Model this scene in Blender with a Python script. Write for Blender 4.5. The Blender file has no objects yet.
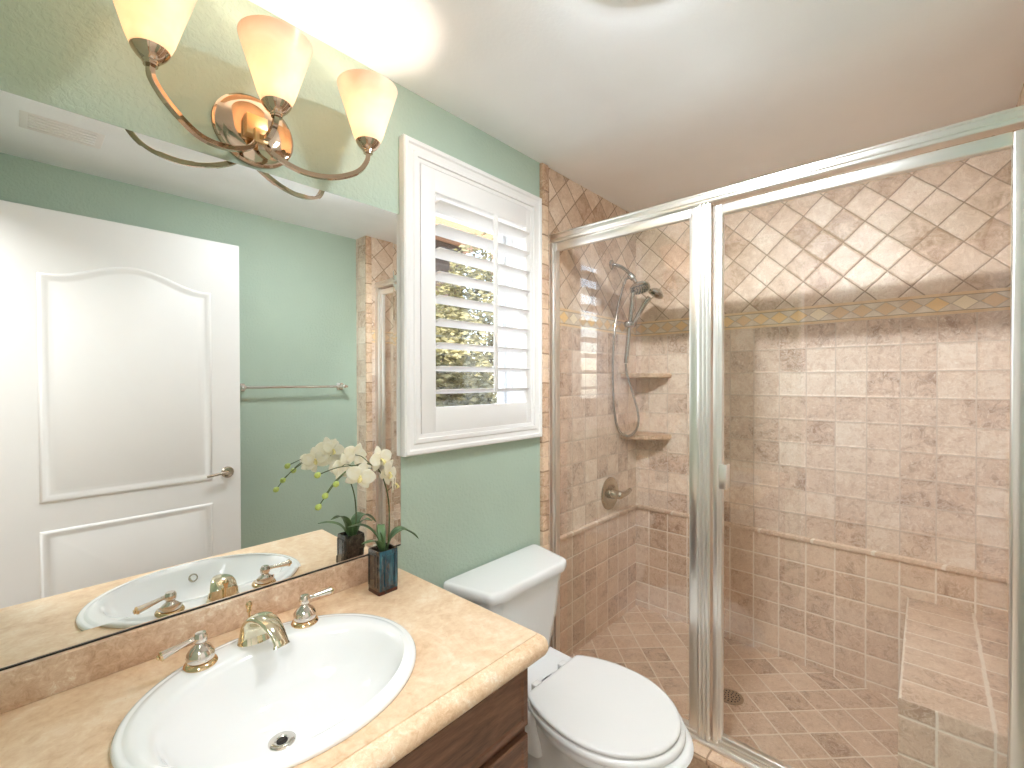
import bpy, bmesh, math, random
from mathutils import Vector, Matrix
random.seed(7)
PI = math.pi
SC = bpy.context.scene
COL = SC.collection

# ------------------------------------------------------------------ camera
F_PX, YAW, PITCH, ROLL = 454.41, math.radians(42.413), math.radians(-0.456), math.radians(-0.118)
CAM_Z = 1.608
f = Vector((math.cos(YAW)*math.cos(PITCH), math.sin(YAW)*math.cos(PITCH), math.sin(PITCH)))
r0 = Vector((math.sin(YAW), -math.cos(YAW), 0.0))
u0 = r0.cross(f)
r = r0*math.cos(ROLL) + u0*math.sin(ROLL)
u = u0*math.cos(ROLL) - r0*math.sin(ROLL)
cam_data = bpy.data.cameras.new('camera')
cam = bpy.data.objects.new('camera', cam_data)
COL.objects.link(cam)
cam.matrix_world = Matrix(((r.x, u.x, -f.x, 0), (r.y, u.y, -f.y, 0), (r.z, u.z, -f.z, CAM_Z), (0, 0, 0, 1)))
cam_data.sensor_width = 36.0
cam_data.lens = 36.0*F_PX/1024.0
cam_data.clip_start = 0.02
SC.camera = cam

# ------------------------------------------------------------------ colour management, world, lights
SC.view_settings.view_transform = 'Standard'
SC.view_settings.look = 'None'
SC.view_settings.gamma = 1.0
SC.view_settings.use_curve_mapping = False
SC.view_settings.exposure = 0.40
SC.cycles.use_denoising = True
SC.cycles.max_bounces = 14
SC.cycles.diffuse_bounces = 6
SC.cycles.glossy_bounces = 8
SC.cycles.transmission_bounces = 10
SC.cycles.transparent_max_bounces = 24
SC.cycles.caustics_reflective = True
SC.cycles.caustics_refractive = False
SC.cycles.sample_clamp_indirect = 6.0

W = bpy.data.worlds.new('world'); SC.world = W
W.use_nodes = True
wn = W.node_tree.nodes; wl = W.node_tree.links
wn.clear()
wo = wn.new('ShaderNodeOutputWorld'); wb = wn.new('ShaderNodeBackground')
sky = wn.new('ShaderNodeTexSky')
sky.sky_type = 'NISHITA'; sky.sun_disc = False; sky.sun_elevation = math.radians(52); sky.sun_rotation = math.radians(200)
wb.inputs['Strength'].default_value = 2.3
wm = wn.new('ShaderNodeMix'); wm.data_type = 'RGBA'; wm.inputs[0].default_value = 0.75
wl.new(sky.outputs[0], wm.inputs[6]); wm.inputs[7].default_value = (1.0, 0.99, 0.97, 1)
wl.new(wm.outputs[2], wb.inputs[0]); wl.new(wb.outputs[0], wo.inputs[0])

def light(name, kind, loc, power, color=(1, 1, 1), size=0.1, size_y=None, target=None, spot=None):
    d = bpy.data.lights.new(name, kind); d.energy = power; d.color = color
    if kind == 'AREA':
        d.shape = 'RECTANGLE' if size_y else 'SQUARE'; d.size = size
        if size_y: d.size_y = size_y
    elif kind == 'SUN': d.angle = size
    else: d.shadow_soft_size = size
    if spot: d.spot_size = spot; d.spot_blend = 0.9
    o = bpy.data.objects.new(name, d); COL.objects.link(o); o.location = loc
    if target: o.rotation_euler = (Vector(target)-Vector(loc)).to_track_quat('-Z', 'Y').to_euler()
    return o
light('sun', 'SUN', (0, -6, 9), 14.0, (1.0, 0.94, 0.84), 0.01, target=(2.6, 3.4, 0))
light('hall_fill_light', 'AREA', (-0.62, 0.25, 2.66), 38, (0.95, 0.985, 1.0), 0.5, 1.6)  # unseen area light added to fill the room through the doorway
for p_ in ((1.04, 0.51), (1.10, 0.58), (1.09, 0.50)):          # three added spots at the ceiling lamp, aimed to brighten the shower
    light('shower_fill_spot', 'SPOT', (p_[0], p_[1], 2.668), 90, (0.87, 0.945, 1.0), 0.035, target=(2.75, 0.55, 1.22), spot=math.radians(105))
DOME_L = 132.0
SCONCE_W = 2.6

# ------------------------------------------------------------------ helpers: colour, materials
def lin(c):
    return tuple(((v/255.0)/12.92 if v/255.0 <= 0.04045 else ((v/255.0+0.055)/1.055)**2.4) for v in c) + (1.0,)

class NT:
    """small node builder"""
    def __init__(s, name):
        s.m = bpy.data.materials.new(name); s.m.use_nodes = True
        s.t = s.m.node_tree; s.t.nodes.clear()
        s.out = s.t.nodes.new('ShaderNodeOutputMaterial')
    def n(s, typ, **kw):
        nd = s.t.nodes.new(typ)
        for k, v in kw.items(): setattr(nd, k, v)
        return nd
    def put(s, sock, v):
        if isinstance(v, bpy.types.NodeSocket): s.t.links.new(v, sock)
        elif v is not None: sock.default_value = v
    def math(s, op, a, b=None, c=None):
        nd = s.n('ShaderNodeMath', operation=op)
        s.put(nd.inputs[0], a)
        if b is not None: s.put(nd.inputs[1], b)
        if c is not None: s.put(nd.inputs[2], c)
        return nd.outputs[0]
    def coord(s, kind='Object'): return s.n('ShaderNodeTexCoord').outputs[kind]
    def noise(s, vec, scale, detail=3, rough=0.55, dist=0.0):
        nd = s.n('ShaderNodeTexNoise'); s.put(nd.inputs['Vector'], vec)
        nd.inputs['Scale'].default_value = scale; nd.inputs['Detail'].default_value = detail
        nd.inputs['Roughness'].default_value = rough; nd.inputs['Distortion'].default_value = dist
        return nd.outputs['Fac']
    def ramp(s, fac, stops):
        nd = s.n('ShaderNodeValToRGB'); s.put(nd.inputs[0], fac)
        e = nd.color_ramp.elements
        while len(e) < len(stops): e.new(0.5)
        for k, (p, c) in enumerate(stops):
            e[k].position = p; e[k].color = c if len(c) == 4 else tuple(c)+(1,)
        return nd.outputs[0]
    def mix(s, fac, a, b, blend='MIX'):
        nd = s.n('ShaderNodeMix', data_type='RGBA', blend_type=blend)
        s.put(nd.inputs[0], fac); s.put(nd.inputs[6], a); s.put(nd.inputs[7], b)
        return nd.outputs[2]
    def smooth(s, v, lo, hi):
        nd = s.n('ShaderNodeMapRange', interpolation_type='SMOOTHSTEP')
        s.put(nd.inputs[0], v); nd.inputs[1].default_value = lo; nd.inputs[2].default_value = hi
        return nd.outputs[0]
    def bump(s, h, strength, dist=0.002, normal=None):
        nd = s.n('ShaderNodeBump'); s.put(nd.inputs['Height'], h)
        nd.inputs['Strength'].default_value = strength; nd.inputs['Distance'].default_value = dist
        if normal: s.put(nd.inputs['Normal'], normal)
        return nd.outputs[0]
    def bsdf(s, color, rough=0.5, metal=0.0, normal=None, spec=0.5, coat=0.0, **kw):
        nd = s.n('ShaderNodeBsdfPrincipled')
        s.put(nd.inputs['Base Color'], color); s.put(nd.inputs['Roughness'], rough); s.put(nd.inputs['Metallic'], metal)
        nd.inputs['Specular IOR Level'].default_value = spec
        nd.inputs['Coat Weight'].default_value = coat; nd.inputs['Coat Roughness'].default_value = 0.05
        if normal: s.put(nd.inputs['Normal'], normal)
        for k, v in kw.items(): s.put(nd.inputs[k], v)
        s.t.links.new(nd.outputs[0], s.out.inputs[0])
        return nd

M = {}
def plain(key, rgb, rough=0.5, metal=0.0, noise=0.0, nscale=20, bump=0.0, bscale=200, spec=0.5, coat=0.0):
    t = NT(key); co = t.coord(); col = lin(rgb)
    if noise > 0:
        n = t.noise(co, nscale, 4)
        a = tuple(min(1, v*(1-noise)) for v in col[:3])+(1,); b = tuple(min(1, v*(1+noise)) for v in col[:3])+(1,)
        col = t.ramp(n, [(0.3, a), (0.7, b)])
    nm = t.bump(t.noise(co, bscale, 3), bump, 0.002) if bump > 0 else None
    t.bsdf(col, rough, metal, nm, spec, coat)
    M[key] = t.m
    return t.m

# painted walls with an orange-peel texture
def paint(key, rgb, bump):
    t = NT(key); co = t.coord()
    n = t.noise(co, 75, 4, 0.5, 0.4); n2 = t.noise(co, 2.5, 2)
    c = lin(rgb)
    col = t.ramp(n2, [(0.3, tuple(v*0.97 for v in c[:3])+(1,)), (0.7, tuple(min(1, v*1.03) for v in c[:3])+(1,))])
    t.bsdf(col, 0.62, 0.0, t.bump(t.smooth(n, 0.4, 0.62), bump, 0.003), 0.35)
    M[key] = t.m
paint('green_paint', (177, 193, 176), 0.30)
paint('ceiling_paint', (246, 247, 248), 0.06)
paint('hall_paint', (226, 224, 220), 0.1)
plain('white_wood', (238, 234, 231), 0.42, noise=0.015, nscale=3)
plain('porcelain', (240, 239, 238), 0.07, spec=0.55, coat=0.35, noise=0.006, nscale=2)
plain('seat_plastic', (238, 236, 234), 0.18, spec=0.5, noise=0.006, nscale=2)
plain('chrome', (226, 222, 216), 0.10, 1.0, noise=0.02, nscale=14)
plain('faucet_silver', (224, 214, 204), 0.09, 1.0, noise=0.03, nscale=30)
plain('faucet_gold', (224, 196, 156), 0.10, 1.0, noise=0.04, nscale=30)
plain('spout_champagne', (230, 222, 198), 0.10, 1.0, noise=0.03, nscale=30)
plain('sconce_metal', (196, 174, 152), 0.07, 1.0, noise=0.03, nscale=20)
plain('nickel', (192, 178, 162), 0.20, 1.0, noise=0.06, nscale=40)
plain('aluminium', (243, 240, 236), 0.28, 1.0, noise=0.015, nscale=9)
plain('dark_gap', (38, 32, 28), 0.6, noise=0.1, nscale=30)
plain('mirror_edge', (40, 34, 28), 0.35, 0.3, noise=0.1, nscale=30)
plain('satin_brass', (226, 192, 142), 0.34, 1.0, noise=0.05, nscale=30)
plain('lamp_trim', (238, 212, 140), 0.35, noise=0.05, nscale=20)
plain('shower_chrome', (186, 183, 180), 0.11, 1.0, noise=0.03, nscale=20)
plain('soil', (34, 30, 22), 0.9, noise=0.4, nscale=90, bump=0.8, bscale=120)
plain('vinyl', (236, 237, 238), 0.35, noise=0.01, nscale=4)
plain('stem_green', (74, 88, 44), 0.45, noise=0.25, nscale=60)
plain('bud_green', (172, 186, 92), 0.45, noise=0.15, nscale=80)
plain('bark', (92, 74, 56), 0.85, noise=0.3, nscale=14, bump=0.6, bscale=30)
plain('house_wall', (52, 38, 30), 0.8, noise=0.08, nscale=4)
plain('house_fascia', (128, 88, 60), 0.7, noise=0.08, nscale=6)
plain('roof_tile', (120, 84, 66), 0.85, noise=0.2, nscale=9)
plain('ground', (226, 222, 214), 0.9, noise=0.06, nscale=3)
plain('hall_floor', (176, 150, 122), 0.5, noise=0.08, nscale=8)
plain('lip_yellow', (238, 222, 158), 0.5, noise=0.2, nscale=120)

# mirror
t = NT('mirror_glass'); co = t.coord()
c = t.ramp(t.noise(co, 1.5, 2), [(0.3, (0.895, 0.915, 0.905, 1)), (0.7, (0.905, 0.925, 0.915, 1))])
g = t.n('ShaderNodeBsdfGlossy'); g.inputs['Roughness'].default_value = 0.0; t.put(g.inputs['Color'], c)
t.t.links.new(g.outputs[0], t.out.inputs[0]); M['mirror_glass'] = t.m

# clear glass: reflection by Fresnel, the rest passes straight through
def glass(key, tint, gain=1.0):
    t = NT(key)
    fr = t.n('ShaderNodeFresnel')
    bk = t.n('ShaderNodeNewGeometry').outputs['Backfacing']     # the pane does not bend light, so both faces reflect alike
    t.put(fr.inputs['IOR'], t.math('ADD', 1.52, t.math('MULTIPLY', bk, 1/1.52-1.52)))
    fac = t.math('MINIMUM', t.math('MULTIPLY', fr.outputs[0], gain), 1.0)
    tr = t.n('ShaderNodeBsdfTransparent'); tr.inputs[0].default_value = tint
    gl = t.n('ShaderNodeBsdfGlossy'); gl.inputs['Roughness'].default_value = 0.0
    gl.inputs['Color'].default_value = (1, 1, 1, 1)
    mx = t.n('ShaderNodeMixShader'); t.put(mx.inputs[0], fac)
    t.t.links.new(tr.outputs[0], mx.inputs[1]); t.t.links.new(gl.outputs[0], mx.inputs[2])
    t.t.links.new(mx.outputs[0], t.out.inputs[0]); M[key] = t.m
glass('shower_glass', (0.993, 0.996, 0.993, 1), 1.3)
glass('window_glass', (0.97, 0.985, 0.98, 1))

# alabaster lamp glass
t = NT('alabaster'); co = t.coord()
col = t.ramp(t.noise(co, 9, 3, 0.5, 0.8), [(0.3, lin((240, 218, 196))), (0.7, lin((248, 234, 218)))])
d = t.n('ShaderNodeBsdfDiffuse'); t.put(d.inputs[0], col)
tl = t.n('ShaderNodeBsdfTranslucent'); t.put(tl.inputs[0], col)
mx = t.n('ShaderNodeMixShader'); mx.inputs[0].default_value = 0.34
gl = t.n('ShaderNodeBsdfGlossy'); gl.inputs['Roughness'].default_value = 0.25
m2 = t.n('ShaderNodeMixShader'); m2.inputs[0].default_value = 0.05
t.t.links.new(d.outputs[0], mx.inputs[1]); t.t.links.new(tl.outputs[0], mx.inputs[2])
t.t.links.new(mx.outputs[0], m2.inputs[1]); t.t.links.new(gl.outputs[0], m2.inputs[2])
t.t.links.new(m2.outputs[0], t.out.inputs[0]); M['alabaster'] = t.m

def emit(key, rgb, s):
    t = NT(key); e = t.n('ShaderNodeEmission'); e.inputs[0].default_value = lin(rgb); e.inputs[1].default_value = s
    t.t.links.new(e.outputs[0], t.out.inputs[0]); M[key] = t.m
emit('bulb_glow', (255, 226, 180), 14.0)
emit('lamp_glow', (240, 248, 255), DOME_L)

# petals / leaves: thin, let light through
def thin(key, c1, c2, scale, trans, rough=0.5):
    t = NT(key); co = t.coord()
    col = t.ramp(t.noise(co, scale, 3), [(0.3, lin(c1)), (0.7, lin(c2))])
    p = t.bsdf(col, rough, 0.0, None, 0.4)
    tl = t.n('ShaderNodeBsdfTranslucent'); t.put(tl.inputs[0], col)
    mx = t.n('ShaderNodeMixShader'); mx.inputs[0].default_value = trans
    t.t.links.new(p.outputs[0], mx.inputs[1]); t.t.links.new(tl.outputs[0], mx.inputs[2])
    t.t.links.new(mx.outputs[0], t.out.inputs[0]); M[key] = t.m
thin('petal', (248, 242, 222), (253, 250, 240), 60, 0.5)
thin('orchid_leaf', (58, 84, 48), (112, 140, 92), 22, 0.1, 0.35)
thin('tree_leaf', (56, 58, 34), (150, 140, 98), 5.0, 0.25)

# travertine tile: UV counts tiles, grout lines at whole numbers
def tile(key, palette, grout, gw=0.022, contrast=1.0, rough=0.38, seed=0.0):
    t = NT(key); uv = t.coord('UV'); ob = t.coord('Object')
    wob = t.n('ShaderNodeTexNoise'); t.put(wob.inputs['Vector'], ob); wob.inputs['Scale'].default_value = 24; wob.inputs['Detail'].default_value = 2
    sub = t.n('ShaderNodeVectorMath', operation='SUBTRACT'); t.put(sub.inputs[0], wob.outputs['Color']); sub.inputs[1].default_value = (0.5, 0.5, 0.5)
    sc = t.n('ShaderNodeVectorMath', operation='SCALE'); t.put(sc.inputs[0], sub.outputs[0]); sc.inputs['Scale'].default_value = 0.045
    ad = t.n('ShaderNodeVectorMath', operation='ADD'); t.put(ad.inputs[0], uv); t.put(ad.inputs[1], sc.outputs[0])
    sp = t.n('ShaderNodeSeparateXYZ'); t.put(sp.inputs[0], ad.outputs[0])
    def edge(v):
        fr = t.math('FRACT', v)
        return t.math('MINIMUM', fr, t.math('SUBTRACT', 1.0, fr))
    ex, ey = edge(sp.outputs[0]), edge(sp.outputs[1])
    e = t.math('MINIMUM', ex, ey)
    cb = t.n('ShaderNodeCombineXYZ')
    t.put(cb.inputs[0], t.math('FLOOR', sp.outputs[0])); t.put(cb.inputs[1], t.math('FLOOR', sp.outputs[1])); cb.inputs[2].default_value = seed
    wnz = t.n('ShaderNodeTexWhiteNoise'); wnz.noise_dimensions = '3D'; t.put(wnz.inputs['Vector'], cb.outputs[0])
    # every tile is cut from another place in the stone
    sc2 = t.n('ShaderNodeVectorMath', operation='SCALE'); t.put(sc2.inputs[0], wnz.outputs['Color']); sc2.inputs['Scale'].default_value = 9.0
    ad2 = t.n('ShaderNodeVectorMath', operation='ADD'); t.put(ad2.inputs[0], ob); t.put(ad2.inputs[1], sc2.outputs[0])
    v1 = t.noise(ad2.outputs[0], 7.5, 5, 0.6, 1.2)
    v2 = t.noise(ad2.outputs[0], 20, 5, 0.65, 2.0)
    v3 = t.noise(ad2.outputs[0], 95, 3, 0.6)
    tone = t.math('ADD', t.math('MULTIPLY', wnz.outputs['Value'], 0.36*contrast), t.math('ADD', t.math('MULTIPLY', v1, 0.55), t.math('MULTIPLY', v2, 0.42)))
    tone = t.math('SUBTRACT', tone, 0.18*contrast)
    col = t.ramp(tone, [(0.26, lin(palette[0])), (0.42, lin(palette[1])), (0.56, lin(palette[2])), (0.74, lin(palette[3]))])
    vein = t.smooth(t.math('ABSOLUTE', t.math('SUBTRACT', v2, 0.5)), 0.0, 0.035)
    col = t.mix(t.math('MULTIPLY', t.math('SUBTRACT', 1.0, vein), 0.34), col, lin(palette[4]))
    v4 = t.noise(ad2.outputs[0], 44, 7, 0.78, 1.4)
    col = t.mix(t.math('MULTIPLY', t.smooth(v4, 0.53, 0.68), 0.42), col, lin(palette[0]))
    col = t.mix(t.math('MULTIPLY', t.smooth(t.math('SUBTRACT', 1.0, v4), 0.53, 0.66), 0.55), col, lin(palette[4]))
    pit = t.smooth(v3, 0.66, 0.74)
    col = t.mix(t.math('MULTIPLY', pit, 0.35), col, lin(palette[0]))
    g = t.smooth(e, gw*0.55, gw*1.25)          # 0 in the grout, 1 on the stone
    gcol = t.ramp(t.noise(ob, 60, 2), [(0.3, tuple(v*0.92 for v in lin(grout)[:3])+(1,)), (0.7, lin(grout))])
    fin = t.mix(g, gcol, col)
    h = t.math('ADD', t.math('MULTIPLY', t.smooth(e, 0.0, 0.085), 1.0), t.math('ADD', t.math('MULTIPLY', v2, 0.25), t.math('MULTIPLY', pit, -0.25)))
    ro = t.math('ADD', rough, t.math('MULTIPLY', t.math('SUBTRACT', 1.0, g), 0.4))
    t.bsdf(fin, ro, 0.0, t.bump(h, 0.55, 0.004), 0.4)
    M[key] = t.m
PAL_MID = [(168, 136, 114), (212, 184, 162), (226, 203, 182), (240, 224, 208), (250, 240, 228)]
PAL_LOW = [(168, 137, 114), (208, 178, 153), (220, 194, 170), (229, 205, 181), (240, 222, 202)]
PAL_UP = [(172, 138, 110), (214, 188, 164), (228, 206, 185), (242, 226, 208), (196, 164, 136)]
tile('tile_mid', PAL_MID, (214, 195, 178), 0.020, 0.72)
tile('tile_low', PAL_LOW, (240, 226, 210), 0.030, 0.62, seed=3)
tile('tile_diag', PAL_UP, (168, 142, 118), 0.024, 0.8, seed=5)
tile('tile_floor', [(162, 130, 106), (203, 172, 146), (216, 187, 161), (227, 202, 178), (238, 218, 197)], (240, 224, 206), 0.030, 0.75, seed=8)
tile('tile_trim', [(176, 138, 108), (208, 172, 142), (224, 192, 162), (238, 212, 184), (240, 220, 196)], (170, 138, 112), 0.03, 0.8, seed=11)
tile('room_floor_tile', [(170, 150, 130), (200, 184, 166), (212, 198, 182), (222, 210, 196), (226, 214, 200)], (190, 176, 160), 0.012, 0.6, seed=13)

# mosaic band: UV u counts diamonds, v runs 0..1 over the band height
t = NT('tile_band'); uv = t.coord('UV'); ob = t.coord()
sp = t.n('ShaderNodeSeparateXYZ'); t.put(sp.inputs[0], uv)
U, V = sp.outputs[0], sp.outputs[1]
strip = t.math('ADD', t.math('LESS_THAN', V, 0.15), t.math('GREATER_THAN', V, 0.85))
vv = t.math('MULTIPLY', t.math('ABSOLUTE', t.math('SUBTRACT', V, 0.5)), 1.0/0.36)
du = t.math('ABSOLUTE', t.math('SUBTRACT', t.math('FRACT', U), 0.5))
dd = t.math('ADD', t.math('MULTIPLY', du, 2.0), vv)
wn2 = t.n('ShaderNodeTexWhiteNoise'); wn2.noise_dimensions = '1D'; t.put(wn2.inputs['W'], t.math('FLOOR', U))
gold = t.ramp(wn2.outputs['Value'], [(0.2, lin((224, 192, 150))), (0.6, lin((238, 202, 142))), (0.9, lin((242, 226, 198)))])
cream = t.ramp(t.noise(ob, 16, 4), [(0.35, lin((214, 192, 168))), (0.65, lin((234, 220, 200)))])
inner = t.mix(t.smooth(dd, 0.90, 0.94), gold, cream)
gl = t.math('MULTIPLY', t.smooth(dd, 0.88, 0.93), t.math('SUBTRACT', 1.0, t.smooth(dd, 1.0, 1.05)))
inner = t.mix(t.math('MULTIPLY', gl, 0.6), inner, lin((168, 146, 122)))
band = t.mix(strip, inner, t.ramp(t.noise(ob, 20, 3), [(0.3, lin((222, 188, 144))), (0.7, lin((238, 210, 170)))]))
line = t.smooth(t.math('ABSOLUTE', t.math('SUBTRACT', t.math('ABSOLUTE', t.math('SUBTRACT', V, 0.5)), 0.35)), 0.0, 0.03)
band = t.mix(line, lin((160, 136, 110)), band)
t.bsdf(band, 0.4, 0.0, t.bump(t.math('ADD', strip, line), 0.4, 0.003), 0.4); M['tile_band'] = t.m

# honed limestone worktop
t = NT('limestone'); co = t.coord()
n1 = t.noise(co, 5, 6, 0.65, 1.4); n2 = t.noise(co, 46, 5, 0.7, 0.6); n3 = t.noise(co, 150, 2)
tone = t.math('ADD', t.math('MULTIPLY', n1, 0.62), t.math('MULTIPLY', n2, 0.38))
col = t.ramp(tone, [(0.34, lin((204, 164, 128))), (0.45, lin((224, 190, 154))), (0.55, lin((234, 206, 174))), (0.68, lin((244, 226, 204)))])
sp_ = t.smooth(n3, 0.70, 0.76)
col = t.mix(t.math('MULTIPLY', sp_, 0.35), col, lin((150, 120, 96)))
t.bsdf(col, 0.30, 0.0, t.bump(n2, 0.06, 0.002), 0.4); M['limestone'] = t.m
t = NT('limestone_rough'); co = t.coord()
n1 = t.noise(co, 7, 5, 0.6, 1.0); n2 = t.noise(co, 60, 5, 0.75, 0.8)
tone = t.math('ADD', t.math('MULTIPLY', n1, 0.45), t.math('MULTIPLY', n2, 0.55))
col = t.ramp(tone, [(0.36, lin((190, 150, 122))), (0.47, lin((214, 180, 152))), (0.56, lin((228, 200, 174))), (0.66, lin((248, 236, 220)))])
t.bsdf(col, 0.45, 0.0, t.bump(n2, 0.35, 0.003), 0.35); M['limestone_rough'] = t.m

t = NT('limestone_edge'); co = t.coord()
n1 = t.noise(co, 7, 5, 0.6, 1.0); n2 = t.noise(co, 80, 5, 0.75, 0.8)
tone = t.math('ADD', t.math('MULTIPLY', n1, 0.45), t.math('MULTIPLY', n2, 0.55))
col = t.ramp(tone, [(0.36, lin((212, 174, 138))), (0.47, lin((228, 194, 158))), (0.56, lin((238, 210, 178))), (0.66, lin((250, 238, 222)))])
t.bsdf(col, 0.4, 0.0, t.bump(n2, 0.4, 0.003), 0.35); M['limestone_edge'] = t.m

# dark stained wood
t = NT('walnut'); co = t.coord()
mp = t.n('ShaderNodeMapping'); t.put(mp.inputs[0], co); mp.inputs['Scale'].default_value = (1.0, 1.0, 7.0)
n1 = t.noise(mp.outputs[0], 5, 5, 0.6, 1.5); n2 = t.noise(mp.outputs[0], 40, 3)
tone = t.math('ADD', t.math('MULTIPLY', n1, 0.7), t.math('MULTIPLY', n2, 0.3))
col = t.ramp(tone, [(0.32, lin((74, 46, 30))), (0.5, lin((106, 70, 50))), (0.68, lin((128, 90, 66)))])
t.bsdf(col, 0.32, 0.0, None, 0.45, 0.15); M['walnut'] = t.m

# teal and brown glazes of the vase
t = NT('teal_glaze'); co = t.coord()
mp = t.n('ShaderNodeMapping'); t.put(mp.inputs[0], co); mp.inputs['Scale'].default_value = (1, 1, 0.25)
col = t.ramp(t.noise(mp.outputs[0], 42, 4, 0.6, 0.6), [(0.30, lin((10, 24, 30))), (0.48, lin((14, 56, 72))), (0.62, lin((28, 92, 108))), (0.78, lin((84, 136, 140)))])
t.bsdf(col, 0.12, 0.0, None, 0.6, 0.6); M['teal_glaze'] = t.m
t = NT('brown_glaze'); co = t.coord()
col = t.ramp(t.noise(co, 40, 4, 0.6, 0.6), [(0.35, lin((26, 22, 20))), (0.6, lin((70, 58, 48))), (0.8, lin((110, 98, 84)))])
t.bsdf(col, 0.14, 0.0, None, 0.6, 0.5); M['brown_glaze'] = t.m
t = NT('vase_foot'); co = t.coord()
t.bsdf(t.ramp(t.noise(co, 60, 3), [(0.3, lin((40, 18, 12))), (0.7, lin((86, 40, 26)))]), 0.25); M['vase_foot'] = t.m

# ------------------------------------------------------------------ helpers: geometry
def add_box(bm, x0, x1, y0, y1, z0, z1, bev=0.0, seg=2, mi=0):
    vs = [bm.verts.new((x, y, z)) for x in (x0, x1) for y in (y0, y1) for z in (z0, z1)]
    idx = [(0, 1, 3, 2), (4, 6, 7, 5), (0, 4, 5, 1), (2, 3, 7, 6), (0, 2, 6, 4), (1, 5, 7, 3)]
    fs = [bm.faces.new([vs[i] for i in q]) for q in idx]
    for q in fs: q.material_index = mi
    if bev > 0:
        es = list({e for q in fs for e in q.edges})
        r_ = bmesh.ops.bevel(bm, geom=es, offset=bev, segments=seg, profile=0.5, affect='EDGES')
        for q in r_['faces']: q.material_index = mi
    return fs

def ring(bm, pts): return [bm.verts.new(p) for p in pts]
def bridge(bm, a, b, closed=True, mi=0):
    n = len(a); out = []
    for i in range(n if closed else n-1):
        j = (i+1) % n
        q = bm.faces.new((a[i], a[j], b[j], b[i])); q.material_index = mi; out.append(q)
    return out
def loft(bm, loops, cap0=True, cap1=True, mi=0):
    rs = [ring(bm, l) for l in loops]
    for a, b in zip(rs, rs[1:]): bridge(bm, a, b, True, mi)
    if cap0: bm.faces.new(list(reversed(rs[0]))).material_index = mi
    if cap1: bm.faces.new(rs[-1]).material_index = mi
    return rs

def lathe(bm, prof, origin=(0, 0, 0), axis=(0, 0, 1), seg=32, mi=0, sx=1.0):
    a = Vector(axis).normalized(); q = a.to_track_quat('Z', 'Y').to_matrix()
    O = Vector(origin); rs = []
    for rad, z in prof:
        if rad < 1e-6: rs.append([bm.verts.new(O + q @ Vector((0, 0, z)))])
        else: rs.append([bm.verts.new(O + q @ Vector((rad*sx*math.cos(2*PI*k/seg), rad*math.sin(2*PI*k/seg), z))) for k in range(seg)])
    for A, B in zip(rs, rs[1:]):
        if len(A) == 1 and len(B) == 1: continue
        for k in range(seg):
            j = (k+1) % seg
            if len(A) == 1: fc = bm.faces.new((A[0], B[j], B[k]))
            elif len(B) == 1: fc = bm.faces.new((A[k], A[j], B[0]))
            else: fc = bm.faces.new((A[k], A[j], B[j], B[k]))
            fc.material_index = mi

def spline(pts, n=8):
    P = [Vector(p) for p in pts]; out = []
    for i in range(len(P)-1):
        p0 = P[i-1] if i > 0 else P[i]*2-P[i+1]
        p3 = P[i+2] if i+2 < len(P) else P[i+1]*2-P[i]
        p1, p2 = P[i], P[i+1]
        for k in range(n):
            t_ = k/n
            out.append(0.5*((2*p1)+(p2-p0)*t_+(2*p0-5*p1+4*p2-p3)*t_*t_+(3*p1-p0-3*p2+p3)*t_**3))
    out.append(P[-1]); return out

def sweep(bm, pts, sect, up=(0, 0, 1), caps=True, mi=0):
    """sect: function(t 0..1) -> list of (a, b) offsets along side and normal"""
    P = [Vector(p) for p in pts]; n = len(P); rs = []
    upv = Vector(up); prev = None
    for i in range(n):
        T = (P[min(i+1, n-1)]-P[max(i-1, 0)]).normalized()
        if prev is None:
            side = T.cross(upv)
            if side.length < 1e-3: side = T.cross(Vector((1, 0, 0)))
            side.normalize()
        else:
            side = prev - T*prev.dot(T); side.normalize()
        prev = side; nor = side.cross(T)
        rs.append([bm.verts.new(P[i]+side*a+nor*b) for a, b in sect(i/(n-1))])
    for A, B in zip(rs, rs[1:]): bridge(bm, A, B, True, mi)
    if caps:
        bm.faces.new(list(reversed(rs[0]))).material_index = mi
        bm.faces.new(rs[-1]).material_index = mi
    return rs
def circ(rad, n=12): return [(rad*math.cos(2*PI*k/n), rad*math.sin(2*PI*k/n)) for k in range(n)]
def tube(bm, pts, rad, n=12, mi=0, caps=True):
    fn = rad if callable(rad) else (lambda t_: rad)
    sweep(bm, pts, lambda t_: circ(fn(t_), n), caps=caps, mi=mi)
def rpoly(pts, rad, n=6):
    """closed polygon in XY with rounded corners; rad one number or one per corner"""
    out = []; N = len(pts)
    for i in range(N):
        p = Vector(pts[i]); a = (Vector(pts[i-1])-p); b = (Vector(pts[(i+1) % N])-p)
        rr = rad[i] if isinstance(rad, (list, tuple)) else rad
        la, lb = a.length, b.length; a.normalize(); b.normalize()
        ang = a.angle(b); d = min(rr/max(1e-6, math.tan(ang/2)), la*0.49, lb*0.49)
        s_, e_ = p+a*d, p+b*d
        for k in range(n+1):
            w = k/n
            out.append(tuple(s_*(1-w)**2 + p*2*w*(1-w) + e_*w*w))
    return out
def lift(loop, z): return [(q[0], q[1], z) for q in loop]
def scaled(loop, cx, cy, sx, sy): return [(cx+(q[0]-cx)*sx, cy+(q[1]-cy)*sy) for q in loop]

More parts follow.
